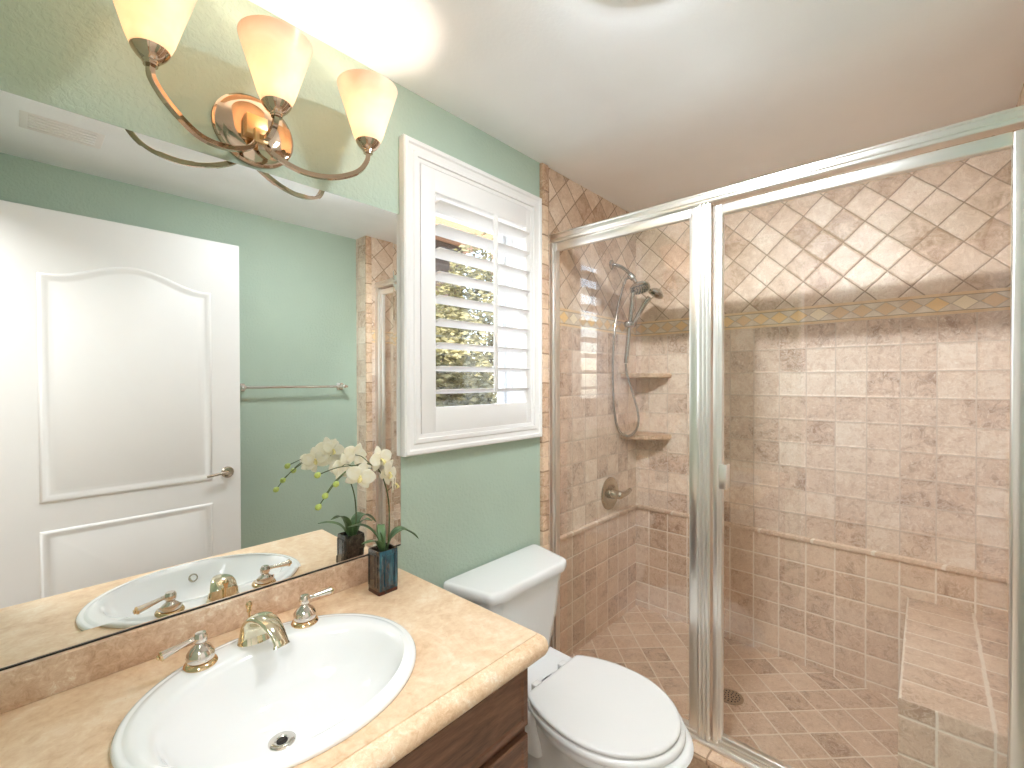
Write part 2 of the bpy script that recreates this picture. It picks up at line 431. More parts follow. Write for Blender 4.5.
def wloc(o):
    v = Vector((0, 0, 0))
    while o is not None: v += o.location; o = o.parent
    return v
def make(name, bm, mats, parent=None, angle=38, smooth=True, uv=None):
    if parent is not None: bmesh.ops.translate(bm, verts=bm.verts, vec=-wloc(parent))
    bmesh.ops.recalc_face_normals(bm, faces=bm.faces)
    me = bpy.data.meshes.new(name); bm.to_mesh(me); bm.free()
    if not isinstance(mats, (list, tuple)): mats = [mats]
    for m_ in mats: me.materials.append(M[m_])
    if smooth:
        for p in me.polygons: p.use_smooth = True
        me.set_sharp_from_angle(angle=math.radians(angle))
    o = bpy.data.objects.new(name, me); COL.objects.link(o)
    if parent is not None: o.parent = parent
    return o
def thing(name, label, cat, loc, group=None):
    o = bpy.data.objects.new(name, None); COL.objects.link(o); o.location = loc; o.empty_display_size = 0.05
    o['label'] = label; o['category'] = cat
    if group: o['group'] = group
    return o
def tag(o, label, cat, group=None):
    o['label'] = label; o['category'] = cat
    if group: o['group'] = group
    return o
def struct(o, label=None, cat=None):
    o['kind'] = 'structure'
    if label: o['label'] = label
    if cat: o['category'] = cat
    return o
BM = bmesh.new

# ------------------------------------------------------------------ dimensions (metres)
YA = 1.45          # wall with mirror, window and shower valve
XB = 2.82          # tiled back wall of the shower
YR = -0.40         # right wall of the room
YS = -0.26         # right wall of the shower
XE = -0.09         # wall with the doorway behind the camera
ZC = 2.706
ZS = 0.088          # shower floor
XT = 1.80          # where the tile starts
CAP0, CAP1 = 0.750, 0.776
BAND0, BAND1 = 1.900, 1.995
P = 0.126

# ------------------------------------------------------------------ setting
def quad_uv(bm, co4, uv4, mi):
    lay = bm.loops.layers.uv.verify()
    vs = [bm.verts.new(p) for p in co4]
    fc = bm.faces.new(vs); fc.material_index = mi
    for lp, q in zip(fc.loops, uv4): lp[lay].uv = q
    return fc
def tiled_strip(bm, a, b, z0, z1, uvf, mi, n=1):
    """vertical face from a to b (xy), uvf(s, z) with s = metres along a->b"""
    L = (Vector(b)-Vector(a)).length
    co = [(a[0], a[1], z0), (b[0], b[1], z0), (b[0], b[1], z1), (a[0], a[1], z1)]
    quad_uv(bm, co, [uvf(0, z0), uvf(L, z0), uvf(L, z1), uvf(0, z1)], mi)
def tiled_wall(name, a, b, s0, d0, e0, thick, zbot=0.0):
    """a->b along the wall; s0: offset of a straight grout line, d0: a diagonal grout crossing (s, z), e0: centre of a diamond"""
    bm = BM()
    st = lambda zz: (lambda s, z: ((s-s0)/P, (z-zz)/P))
    def dg(s, z):
        x_, y_ = (s-d0[0])/0.122, (z-d0[1])/0.122
        c_ = math.sqrt(0.5); return (c_*(x_+y_)+20, c_*(y_-x_)+20)
    tiled_strip(bm, a, b, zbot, CAP0, st(0.632), 0)
    tiled_strip(bm, a, b, CAP0, BAND0, st(BAND0), 1)
    tiled_strip(bm, a, b, BAND0, BAND1, lambda s, z: ((s-e0)/0.09+40.5, (z-BAND0)/(BAND1-BAND0)), 2)
    tiled_strip(bm, a, b, BAND1, ZC, dg, 3)
    # give the slab its thickness
    A_, B_ = Vector((a[0], a[1])), Vector((b[0], b[1]))
    nrm = Vector(thick)
    lo, hi = zbot, ZC
    q = [(A_.x, A_.y), (A_.x+nrm.x, A_.y+nrm.y), (B_.x+nrm.x, B_.y+nrm.y), (B_.x, B_.y)]
    for i in range(3):
        p1, p2 = q[i], q[i+1]
        L = (Vector(p2)-Vector(p1)).length
        tiled_strip(bm, p1, p2, lo, hi, lambda s, z: (s/P, (z-0.632)/P), 1)
    for z in (lo, hi):
        quad_uv(bm, [(p[0], p[1], z) for p in q], [(0, 0), (1, 0), (1, 1), (0, 1)], 1)
    me = make(name, bm, ['tile_low', 'tile_mid', 'tile_band', 'tile_diag'], smooth=False)
    return struct(me)

# painted wall with the window opening
WX0, WX1, WZ0, WZ1 = 1.06, 1.765, 1.44, 2.41
bm = BM()
add_box(bm, XE-0.1, WX0, YA, YA+0.25, 0, ZC)
add_box(bm, WX1, XT, YA, YA+0.25, 0, ZC)
add_box(bm, WX0, WX1, YA, YA+0.25, 0, WZ0)
add_box(bm, WX0, WX1, YA, YA+0.25, WZ1, ZC)
struct(make('wall_left', bm, 'green_paint', smooth=False))
tiled_wall('wall_shower_left', (XT, YA-0.004), (XB+0.1, YA-0.004), 1.951-XT, (1.934-XT, 2.419), 0.02, (0, 0.254))
tiled_wall('wall_shower_back', (XB, YA), (XB, YS), YA-0.093, (YA+0.031, 2.300), YA-0.148, (0.1, 0))
tiled_wall('wall_shower_right', (XB+0.1, YS), (XT, YS), 0.02, (0.1, 2.3), 0.05, (0, -0.24))
bm = BM(); add_box(bm, XE-0.1, XT, YR-0.1, YR, 0, ZC)
struct(make('wall_right', bm, 'green_paint', smooth=False))
bm = BM()
add_box(bm, XE-0.1, XE, 0.70, YA, 0, ZC); add_box(bm, XE-0.1, XE, YR, -0.29, 0, ZC); add_box(bm, XE-0.1, XE, -0.29, 0.70, 2.47, ZC)
struct(make('wall_entry', bm, 'green_paint', smooth=False))
bm = BM()
add_box(bm, -2.7, XE-0.1, -1.5, -1.4, 0, ZC); add_box(bm, -2.7, XE-0.1, 1.9, 2.0, 0, ZC); add_box(bm, -2.8, -2.7, -1.5, 2.0, 0, ZC)
add_box(bm, XE-0.2, XE-0.1, -1.4, -0.29, 0, ZC); add_box(bm, XE-0.2, XE-0.1, 0.70, 1.9, 0, ZC); add_box(bm, XE-0.2, XE-0.1, -0.29, 0.70, 2.47, ZC)
struct(make('wall_hall', bm, 'hall_paint', smooth=False))
bm = BM(); add_box(bm, -2.8, XB+0.2, -1.5, 2.0, ZC, ZC+0.12)
struct(make('ceiling', bm, 'ceiling_paint', smooth=False))
def floor_slab(name, x0, x1, y0, y1, z0, z1, mat, p, diag, org):
    bm = BM()
    def uvf(x, y):
        X_, Y_ = (x-org[0])/p, (y-org[1])/p
        if diag:
            c_ = math.sqrt(0.5); return (c_*(X_+Y_)+30, c_*(Y_-X_)+30)
        return (X_+30, Y_+30)
    cs = [(x0, y0), (x1, y0), (x1, y1), (x0, y1)]
    quad_uv(bm, [(a, b, z1) for a, b in cs], [uvf(a, b) for a, b in cs], 0)
    quad_uv(bm, [(a, b, z0) for a, b in cs], [uvf(a, b) for a, b in cs], 0)
    for i in range(4):
        a, b = cs[i], cs[(i+1) % 4]
        quad_uv(bm, [(a[0], a[1], z0), (b[0], b[1], z0), (b[0], b[1], z1), (a[0], a[1], z1)], [(0, 0), (3, 0), (3, .5), (0, .5)], 0)
    return struct(make(name, bm, mat, smooth=False))
floor_slab('floor', XE-0.1, XB, YR, YA, -0.08, 0.0, 'room_floor_tile', 0.33, False, (1.1, 0.3))
floor_slab('floor_shower', 1.96, XB, YS, YA, 0.0, ZS, 'tile_floor', 0.130, True, (2.57, 0.645))
bm = BM(); add_box(bm, -2.8, XE-0.1, -1.5, 2.0, -0.08, 0)
struct(make('floor_hall', bm, 'hall_floor', smooth=False))

# baseboards beside the toilet and along the right wall
bm = BM(); add_box(bm, 0.95, XT, YA-0.014, YA, 0, 0.10, 0.004)
struct(make('baseboard_left', bm, 'white_wood'))
bm = BM(); add_box(bm, XE, XT, YR, YR+0.014, 0, 0.10, 0.004)
struct(make('baseboard_right', bm, 'white_wood'))

# bullnose strip where the tile starts (short pieces stacked), the pencil rail, shower threshold
def uvbox(bm):
    lay = bm.loops.layers.uv.verify()
    for fc in bm.faces:
        n_ = fc.normal
        for lp in fc.loops:
            c_ = lp.vert.co
            if abs(n_.z) > 0.7: lp[lay].uv = (c_.x/P, c_.y/P)
            elif abs(n_.x) > abs(n_.y): lp[lay].uv = (c_.y/P, c_.z/P)
            else: lp[lay].uv = (c_.x/P, c_.z/P)
bm = BM()
z = 0.02; k = 0
while z < ZC-0.02:
    h = min(0.150, ZC-0.001-z)
    add_box(bm, XT-0.004, XT+0.044, YA-0.020, YA+0.002, z, z+h-0.002, 0.0035, 3)
    add_box(bm, XT+0.046, XT+0.064, YA-0.010, YA+0.002, z, z+h-0.003, 0.003, 2)
    z += h
uvl = bm.loops.layers.uv.verify()
for fc in bm.faces:
    for lp in fc.loops:
        lp[uvl].uv = (lp.vert.co.x*0.9+0.3, math.floor(lp.vert.co.z/0.15)+0.5)
struct(make('trim_1', bm, 'tile_trim'))
bm = BM()
z = 0.02
while z < ZC-0.02:
    h = min(0.150, ZC-0.001-z)
    add_box(bm, XT-0.004, XT+0.044, YS-0.002, YS+0.016, z, z+h-0.002, 0.0035, 3)
    z += h
uvl = bm.loops.layers.uv.verify()
for fc in bm.faces:
    for lp in fc.loops: lp[uvl].uv = (lp.vert.co.x*0.9+0.3, math.floor(lp.vert.co.z/0.15)+0.5)
struct(make('trim_2', bm, 'tile_trim'))
bm = BM()
def rail_prof(): return [(-0.010, 0.0), (0.010, 0.0), (0.014, 0.008), (0.012, 0.020), (0.004, 0.026), (-0.010, 0.026)]
def rail(bm, a, b, nrm):
    A_, B_, N_ = Vector(a), Vector(b), Vector(nrm)
    rs = []
    for p_ in (A_, B_): rs.append([bm.verts.new((p_.x+N_.x*o_, p_.y+N_.y*o_, CAP0+h_)) for o_, h_ in rail_prof()])
    bridge(bm, rs[0], rs[1]); bm.faces.new(rs[0]); bm.faces.new(list(reversed(rs[1])))
rail(bm, (1.94, YA-0.004), (XB-0.002, YA-0.004), (0, -1))
rail(bm, (XB, YA-0.010), (XB, YS+0.010), (-1, 0))
rail(bm, (XB-0.002, YS), (1.94, YS), (0, 1))
uvl = bm.loops.layers.uv.verify()
for fc in bm.faces:
    for lp in fc.loops:
        c_ = lp.vert.co; lp[uvl].uv = ((c_.x+c_.y)/0.25, 0.5)
struct(make('trim_3', bm, 'tile_low'))
bm = BM()
add_box(bm, 1.835, 1.972, YS, YA-0.004, 0.0, 0.100)
add_box(bm, 1.812, 1.985, YS, YA-0.004, 0.100, 0.130, 0.010, 4)
bm.faces.ensure_lookup_table(); bmesh.ops.recalc_face_normals(bm, faces=bm.faces); uvbox(bm)
struct(make('trim_4', bm, 'tile_trim'))

# window: vinyl frame with one glass pane
bm = BM()
def rect_frame(bm, x0, x1, z0, z1, y0, y1, w, bev=0.003):
    add_box(bm, x0, x0+w, y0, y1, z0, z1, bev); add_box(bm, x1-w, x1, y0, y1, z0, z1, bev)
    add_box(bm, x0+w, x1-w, y0, y1, z0, z0+w, bev); add_box(bm, x0+w, x1-w, y0, y1, z1-w, z1, bev)
rect_frame(bm, WX0, WX1, WZ0, WZ1, YA+0.150, YA+0.245, 0.018)
rect_frame(bm, WX0+0.018, WX1-0.018, WZ0+0.018, WZ1-0.018, YA+0.190, YA+0.235, 0.022)
wf = struct(make('window_1', bm, 'vinyl'))
bm = BM(); add_box(bm, WX0+0.035, WX1-0.035, YA+0.208, YA+0.214, WZ0+0.035, WZ1-0.035)
make('window_pane', bm, 'window_glass', wf)
# white lining of the reveal
bm = BM()
add_box(bm, WX0-0.001, WX0+0.008, YA+0.005, YA+0.150, WZ0, WZ1); add_box(bm, WX1-0.008, WX1+0.001, YA+0.005, YA+0.150, WZ0, WZ1)
add_box(bm, WX0, WX1, YA+0.005, YA+0.150, WZ0-0.001, WZ0+0.008); add_box(bm, WX0, WX1, YA+0.005, YA+0.150, WZ1-0.008, WZ1+0.001)
struct(make('trim_5', bm, 'white_wood', smooth=False))

# door standing open against the right wall
DX0, DX1, DY0, DY1, DZ1 = -0.075, 0.940, -0.287, -0.250, 2.440
bm = BM()
add_box(bm, DX0, DX1, DY0, DY1, 0.012, DZ1, 0.002, 1)
door = struct(make('door_1', bm, 'white_wood'))
def panel_loop(x0, x1, z0, z1, arch, ins):
    x0 += ins; x1 -= ins; z0 += ins; z1 -= ins
    pts = [(x0, z0), (x1, z0)]
    N = 28
    for k in range(N+1):
        w = k/N; x = x1+(x0-x1)*w
        s_ = 0.5-0.5*math.cos(2*PI*min(1, max(0, (w-0.06)/0.88)))
        pts.append((x, z1 + arch*(s_**0.85) - arch))
    return pts
def door_panel(x0, x1, z0, z1, arch):
    bm = BM()
    y = DY1
    def lp_(ins, dy): return [(p[0], y+dy, p[1]) for p in panel_loop(x0, x1, z0, z1, arch, ins)]
    rs = [ring(bm, lp_(0.0, -0.001)), ring(bm, lp_(0.006, 0.007)), ring(bm, lp_(0.016, 0.008)), ring(bm, lp_(0.030, 0.001)), ring(bm, lp_(0.042, 0.0015)), ring(bm, lp_(0.060, 0.008))]
    for a, b in zip(rs, rs[1:]): bridge(bm, a, b)
    bm.faces.new(rs[-1])
    return make('door_panel', bm, 'white_wood', door, angle=60)
door_panel(0.074, 0.790, 1.02, 2.215, 0.085)
door_panel(0.074, 0.790, 0.25, 0.885, 0.0)
bm = BM()
hx, hz = 0.868, 1.055
lathe(bm, [(0, 0), (0.034, 0), (0.034, 0.006), (0.028, 0.012), (0.012, 0.014), (0.011, 0.045), (0.0, 0.046)], (hx, DY1, hz), (0, 1, 0), 28)
tube(bm, spline([(hx, DY1+0.040, hz), (hx-0.04, DY1+0.044, hz+0.002), (hx-0.09, DY1+0.042, hz-0.004), (hx-0.115, DY1+0.038, hz-0.008)]), lambda t_: 0.0095-0.003*t_, 12)
make('door_handle', bm, 'nickel', door)

# ------------------------------------------------------------------ vanity
vx0, vx1 = XE+0.002, 0.924
vy0, vy1 = 0.798, YA-0.002
van = thing('vanity_cabinet', 'dark walnut vanity cabinet under the limestone worktop', 'cabinet', (0.43, 1.14, 0))
bm = BM()
add_box(bm, vx0, vx1, vy0, vy0+0.018, 0.10, 0.856, 0.002, 1)
add_box(bm, vx0, vx0+0.018, vy0+0.018, vy1, 0.10, 0.856); add_box(bm, vx1-0.018, vx1, vy0+0.018, vy1, 0.10, 0.856)
add_box(bm, vx0+0.018, vx1-0.018, vy0+0.018, vy1, 0.10, 0.118)
add_box(bm, vx0, vx1-0.004, vy0+0.07, vy1, 0.0, 0.10)
make('body', bm, 'walnut', van)
def front(x0, x1, z0, z1, name):
    bm = BM()
    y = vy0
    lo = lambda ins, dy: [(x0+ins, y+dy, z0+ins), (x1-ins, y+dy, z0+ins), (x1-ins, y+dy, z1-ins), (x0+ins, y+dy, z1-ins)]
    loft(bm, [lo(0, 0), lo(0, -0.014), lo(0.004, -0.018), lo(0.020, -0.018), lo(0.024, -0.0135)], True, True)
    return make(name, bm, 'walnut', van, angle=20)
xs = [vx0+0.012, 0.250, vx1-0.002]
for i in range(2):
    front(xs[i]+0.005, xs[i+1]-0.005, 0.690, 0.846, 'drawer_front')
for i in range(2):
    front(xs[i]+0.005, xs[i+1]-0.005, 0.130, 0.666, 'cabinet_door')

# worktop with the oval cut-out and the upstand
SX, SY = 0.4205, 1.093
top = thing('countertop', 'peach limestone worktop with rounded front edge around the oval sink', 'countertop', (0.43, 1.14, 0.857))
ZT = 0.911
def outline(ins):
    return rpoly([(vx0, vy1), (vx0, 0.755+ins), (0.986-ins*0.5, 0.755+ins), (0.966-ins*0.2, vy1)], [0.0005, 0.0005, max(0.005, 0.024-ins*0.6), 0.0005], 10)
bm = BM()
TB = 0.054
L = [(0.036, ZT), (0.0352, ZT-0.003), (0.032, ZT-0.0038), (0.022, ZT-0.0045), (0.011, ZT-0.009), (0.004, ZT-0.017), (0.0005, ZT-0.028), (0.002, ZT-0.039), (0.008, ZT-0.049), (0.016, ZT-TB)]
rs = [ring(bm, lift(outline(i_), z_)) for i_, z_ in L]
for a, b in zip(rs[1:], rs[2:]): bridge(bm, a, b, True, 1)
bridge(bm, rs[0], rs[1], True, 0)
hole = [(SX+0.285*math.cos(2*PI*k/64), SY+0.242*math.sin(2*PI*k/64)) for k in range(64)]
ht = ring(bm, lift(hole, ZT)); hb = ring(bm, lift(hole, ZT-TB)); bridge(bm, ht, hb)
def cap_with_hole(outer, inner):
    es = []
    for lp in (outer, inner):
        for i in range(len(lp)):
            a, b = lp[i], lp[(i+1) % len(lp)]
            es.append(bm.edges.get((a, b)) or bm.edges.new((a, b)))
    bmesh.ops.triangle_fill(bm, use_beauty=True, use_dissolve=False, edges=es)
cap_with_hole(rs[0], ht); cap_with_hole(rs[-1], hb)
make('slab', bm, ['limestone', 'limestone_edge'], top, angle=30)
bm = BM(); add_box(bm, vx0, 0.915, YA-0.022, YA-0.001, ZT, 0.996, 0.003, 2)
o = make('backsplash', bm, 'limestone_rough', top); o['label'] = 'rougher pinkish stone upstand'

# sink
sink = thing('sink', 'white oval drop-in basin set into the peach worktop', 'sink', (SX, SY, ZT-0.06))
bm = BM()
def el(cx, cy, a, b, z, n=96, e=2.0):
    out = []
    for k in range(n):
        th = 2*PI*k/n; c_, s_ = math.cos(th), math.sin(th)
        out.append((cx+a*math.copysign(abs(c_)**(2/e), c_), cy+b*math.copysign(abs(s_)**(2/e), s_), z))
    return out
BX, BY = 0.425, 1.058
rings = [el(SX, SY, 0.300, 0.257, ZT-0.002), el(SX, SY, 0.3065, 0.2635, ZT+0.001), el(SX, SY, 0.3075, 0.2645, ZT+0.007), el(SX, SY, 0.304, 0.261, ZT+0.012),
         el(SX, SY, 0.297, 0.254, ZT+0.0135), el(SX, SY, 0.293, 0.250, ZT+0.0125), el(SX, SY, 0.290, 0.247, ZT+0.0135), el(SX, SY, 0.284, 0.241, ZT+0.0165), el(SX, SY, 0.277, 0.234, ZT+0.0175),
         el(BX-.002, BY+.01, 0.268, 0.208, ZT+0.0165, e=2.1), el(BX, BY, 0.258, 0.192, ZT+0.013, e=2.15), el(BX, BY, 0.250, 0.184, ZT+0.003, e=2.15), el(BX, BY, 0.240, 0.176, ZT-0.018, e=2.1),
         el(BX-.002, BY+.002, 0.222, 0.163, ZT-0.055), el(BX-.006, BY+.007, 0.190, 0.142, ZT-0.090), el(BX-.010, BY+.014, 0.140, 0.108, ZT-0.112), el(BX-.016, BY+.022, 0.080, 0.066, ZT-0.122), el(BX-.019, BY+.026, 0.026, 0.026, ZT-0.126)]
loft(bm, rings, False, True)
make('basin', bm, 'porcelain', sink, angle=60)
bm = BM(); dxy = (BX-0.019, BY+0.026)
lathe(bm, [(0.0, 0.0012), (0.0135, 0.0012), (0.0150, 0.003), (0.0255, 0.0035), (0.0285, 0.0015), (0.0285, -0.001)], (dxy[0], dxy[1], ZT-0.1255), (0, 0, 1), 36)
dr = make('drain', bm, 'chrome', sink)
bm = BM(); lathe(bm, [(0.0, 0.0006), (0.012, 0.0006), (0.012, -0.001)], (dxy[0], dxy[1], ZT-0.1243), (0, 0, 1), 24)
add_box(bm, dxy[0]-0.011, dxy[0]+0.011, dxy[1]-0.0015, dxy[1]+0.0015, ZT-0.1243, ZT-0.1228)
make('stopper', bm, 'dark_gap', dr)
bm = BM()
oy = BY-0.1715; ov = Vector((0.44, oy, ZT-0.030)); oax = Vector((0, 1, 0.42))
lathe(bm, [(0.0, 0.0005), (0.010, 0.0005), (0.011, 0.003), (0.014, 0.003), (0.0155, 0.0), (0.0155, -0.004)], ov, oax, 24)
make('overflow_ring', bm, 'nickel', sink)

# faucet: spout, lift rod and two lever handles on the sink deck
fa = thing('faucet', 'silver and gold widespread faucet on the rear deck of the sink', 'faucet', (SX, 1.29, ZT+0.016))
ZD = ZT+0.0165
bm = BM()
path = spline([(0.426, 1.306, ZD-0.001), (0.426, 1.306, ZD+0.020), (0.427, 1.300, ZD+0.045), (0.431, 1.279, ZD+0.062), (0.438, 1.248, ZD+0.061), (0.444, 1.222, ZD+0.046), (0.448, 1.204, ZD+0.026), (0.449, 1.198, ZD+0.013)], 6)
def spsec(t_):
    keys = [(0.0, 0.046, 0.030), (0.06, 0.043, 0.027), (0.2, 0.039, 0.022), (0.38, 0.035, 0.016), (0.55, 0.028, 0.011), (0.8, 0.021, 0.009), (0.92, 0.021, 0.010), (1.0, 0.024, 0.012)]
    for (a, w0, h0), (b, w1, h1) in zip(keys, keys[1:]):
        if t_ <= b+1e-9:
            k_ = (t_-a)/(b-a); w_, h_ = w0+(w1-w0)*k_, h0+(h1-h0)*k_; break
    return [(w_*math.cos(2*PI*j/28), h_*math.sin(2*PI*j/28)) for j in range(28)]
sweep(bm, path, spsec, up=(0, 1, 0))
make('spout', bm, 'spout_champagne', fa, angle=50)
bm = BM()
lathe(bm, [(0.007, 0), (0.006, 0.012), (0.0035, 0.016), (0.0035, 0.060), (0.006, 0.064), (0.005, 0.070), (0.008, 0.078), (0.0085, 0.083), (0.005, 0.089), (0.0, 0.090)], (0.4205, 1.343, ZD-0.002), (0, 0, 1), 20)
make('lift_rod', bm, 'faucet_gold', fa)
def handle(cx, cy, sgn, tip):
    bm = BM()
    lathe(bm, [(0.0, 0), (0.034, 0), (0.0355, 0.004), (0.033, 0.009), (0.026, 0.013), (0.0, 0.013)], (cx, cy, ZD-0.001), (0, 0, 1), 36)
    h = make('handle_base', bm, 'faucet_gold', fa); h['label'] = 'gold flange ring'
    bm = BM()
    lathe(bm, [(0.022, 0.012), (0.0285, 0.015), (0.0300, 0.022), (0.0285, 0.031), (0.021, 0.042), (0.0125, 0.049), (0.0105, 0.053), (0.0135, 0.056), (0.0150, 0.062), (0.0145, 0.070), (0.011, 0.077), (0.0, 0.080)], (cx, cy, ZD-0.001), (0, 0, 1), 32)
    hb_ = make('handle_bell', bm, 'faucet_silver', fa)
    bm = BM()
    A_ = Vector((cx+sgn*0.012, cy, ZD+0.066)); B_ = Vector(tip)
    tube(bm, [A_.lerp(B_, k/16) for k in range(17)], lambda t_: 0.0055+0.001*math.sin(t_*PI*6)*max(0, 0.25-t_)*4+0.0045*max(0, t_-0.15)**1.2*1.3, 14)
    lv = make('lever', bm, 'faucet_silver', hb_)
    bm = BM(); dv = (B_-A_).normalized()
    lathe(bm, [(0.0, -0.002), (0.0115, -0.002), (0.0115, 0.002), (0.006, 0.005), (0.006, 0.008), (0.0, 0.010)], B_, dv, 18)
    make('lever_tip', bm, 'faucet_gold', hb_)
handle(0.297, 1.287, -1, (0.222, 1.290, ZD+0.051))
handle(0.547, 1.292, 1, (0.622, 1.292, ZD+0.064))

# ------------------------------------------------------------------ mirror with bevelled border
bm = BM()
mx0, mx1, mz0, mz1 = XE+0.001, 0.966, 0.999, 2.222
my = YA-0.007; bw = 0.030; by = 0.0015
lo = lambda ins, y: [(mx0+ins, y, mz0+ins), (mx1-ins, y, mz0+ins), (mx1-ins, y, mz1-ins), (mx0+ins, y, mz1-ins)]
outer = [(x_, my+(by if z_ < 1.5 else 0.0003), z_) for x_, y_, z_ in lo(0, my)]
rs = loft(bm, [lo(0, YA-0.0005), outer, lo(bw, my)], True, True)
bm.faces.ensure_lookup_table()
for fc in bm.faces:
    if abs(fc.calc_center_median().y-(YA-0.003)) < 0.0015 and abs(fc.normal.y) < 0.5: fc.material_index = 1
mir = make('vanity_mirror', bm, ['mirror_glass', 'mirror_edge'], smooth=False)
bm = BM(); add_box(bm, mx0, mx1-0.002, my-0.0012, YA-0.0005, 0.9962, 0.9995)
make('channel', bm, 'mirror_edge', mir)
tag(mir, 'large frameless mirror over the stone upstand behind the sink', 'mirror')

# ------------------------------------------------------------------ wall lamp with three shades
sc_ = thing('wall_sconce', 'polished three-arm wall lamp with frosted shades above the mirror', 'lamp', (0.475, YA, 2.33))
bm = BM()
lathe(bm, [(0.0, 0.020), (0.050, 0.020), (0.078, 0.016), (0.084, 0.012), (0.094, 0.012), (0.100, 0.007), (0.101, 0.0), (0.0, 0.0)], (0.476, YA-0.0005, 2.332), (0, -1, 0), 48, sx=1.08)
make('back_plate', bm, 'sconce_metal', sc_)
bm = BM(); add_box(bm, 0.440, 0.496, 1.398, 1.436, 2.302, 2.358, 0.003, 2)
add_box(bm, 0.456, 0.490, 1.380, 1.400, 2.276, 2.316, 0.003, 2)
o = make('hub_block', bm, 'satin_brass', sc_); o['label'] = 'square satin gold block'
sq = lambda w: (lambda t_: [(-w, -w*0.85), (-w*0.85, -w), (w*0.85, -w), (w, -w*0.85), (w, w*0.85), (w*0.85, w), (-w*0.85, w), (-w, w*0.85)])
YC = 1.29
cups = [(0.211, YC, 2.340), (0.479, YC, 2.338), (0.749, YC, 2.340)]
arm_paths = [[(0.470, 1.392, 2.292), (0.440, 1.388, 2.252), (0.384, 1.370, 2.226), (0.318, 1.345, 2.220), (0.254, 1.308, 2.246), (0.215, 1.292, 2.288), (0.211, 1.29, 2.322)],
             [(0.473, 1.388, 2.296), (0.475, 1.352, 2.280), (0.479, 1.322, 2.290), (0.478, 1.298, 2.302), (0.479, 1.29, 2.322)],
             [(0.476, 1.392, 2.292), (0.508, 1.384, 2.254), (0.580, 1.366, 2.226), (0.655, 1.338, 2.226), (0.718, 1.306, 2.252), (0.745, 1.292, 2.290), (0.749, 1.29, 2.322)]]
for (cx, cy, cz), pth in zip(cups, arm_paths):
    bm = BM(); sweep(bm, spline(pth, 8), sq(0.0068), up=(0, 0, 1))
    a_ = make('arm', bm, 'sconce_metal', sc_, angle=30)
    bm = BM()
    lathe(bm, [(0.0, -0.006), (0.014, -0.006), (0.014, -0.002), (0.016, 0.0), (0.016, 0.004), (0.021, 0.007), (0.028, 0.014), (0.035, 0.024), (0.037, 0.029), (0.035, 0.030), (0.024, 0.014), (0.0, 0.010)], (cx, cy, cz-0.018), (0, 0, 1), 32)
    make('cup', bm, 'sconce_metal', a_)
    bm = BM()
    z0 = cz+0.008
    outp = [(0.033, 0.0), (0.036, 0.003), (0.046, 0.027), (0.060, 0.073), (0.074, 0.118), (0.086, 0.157), (0.090, 0.170)]
    inp = [(0.088, 0.171), (0.0835, 0.157), (0.0715, 0.118), (0.0575, 0.073), (0.0435, 0.029), (0.031, 0.004)]
    lathe(bm, outp+inp, (cx, cy, z0), (0, 0, 1), 48)
    make('shade', bm, 'alabaster', a_)
    bm = BM()
    lathe(bm, [(0.0, 0.004), (0.007, 0.005), (0.008, 0.012), (0.014, 0.022), (0.015, 0.030), (0.010, 0.038), (0.0, 0.040)], (cx, cy, z0), (0, 0, 1), 24)
    make('bulb', bm, 'bulb_glow', a_)
    light('sconce_bulb', 'POINT', (cx, cy, z0+0.058), SCONCE_W, (1.0, 0.90, 0.78), 0.02)

# ------------------------------------------------------------------ plantation shutter
sh = thing('plantation_shutter', 'white louvred shutter in a moulded frame over the window', 'shutter', (1.39, YA, 1.316))
FX0, FX1, FZ0, FZ1 = 0.968, 1.776, 1.326, 2.513
bm = BM()
def mold(bm, x0, x1, z0, z1, prof):
    lp_ = lambda ins, y: [(x0+ins, y, z0+ins), (x1-ins, y, z0+ins), (x1-ins, y, z1-ins), (x0+ins, y, z1-ins)]
    loft(bm, [lp_(i_, y_) for i_, y_ in prof], False, False)
mold(bm, FX0, FX1, FZ0, FZ1, [(0.0, YA-0.0005), (0.0, YA-0.030), (0.006, YA-0.036), (0.018, YA-0.036), (0.024, YA-0.030), (0.040, YA-0.028), (0.046, YA-0.033), (0.060, YA-0.033), (0.062, YA-0.026), (0.076, YA-0.024), (0.078, YA-0.018), (0.078, YA-0.0005)])
make('outer_frame', bm, 'white_wood', sh, angle=25)
PX0, PX1, PZ0, PZ1 = FX0+0.082, FX1-0.026, FZ0+0.066, FZ1-0.066
OX0, OX1, OZ0, OZ1 = 1.120, 1.668, 1.502, 2.348
bm = BM(); y0, y1 = YA-0.022, YA+0.008
bv = 0.003
add_box(bm, PX0, OX0, y0, y1, PZ0, PZ1, bv); add_box(bm, OX1, PX1, y0, y1, PZ0, PZ1, bv)
add_box(bm, OX0-0.002, OX1+0.002, y0+0.0005, y1, PZ0, OZ0, bv); add_box(bm, OX0-0.002, OX1+0.002, y0+0.0005, y1, OZ1, PZ1, bv)
make('panel', bm, 'white_wood', sh)
NL = 9; pitch = (OZ1-OZ0)/9.15
tilt = math.radians(-11)
louv0 = None
prof = []
for k in range(20):
    th = 2*PI*k/20
    prof.append((0.0430*math.copysign(abs(math.cos(th))**0.85, math.cos(th)), 0.0056*math.sin(th)))
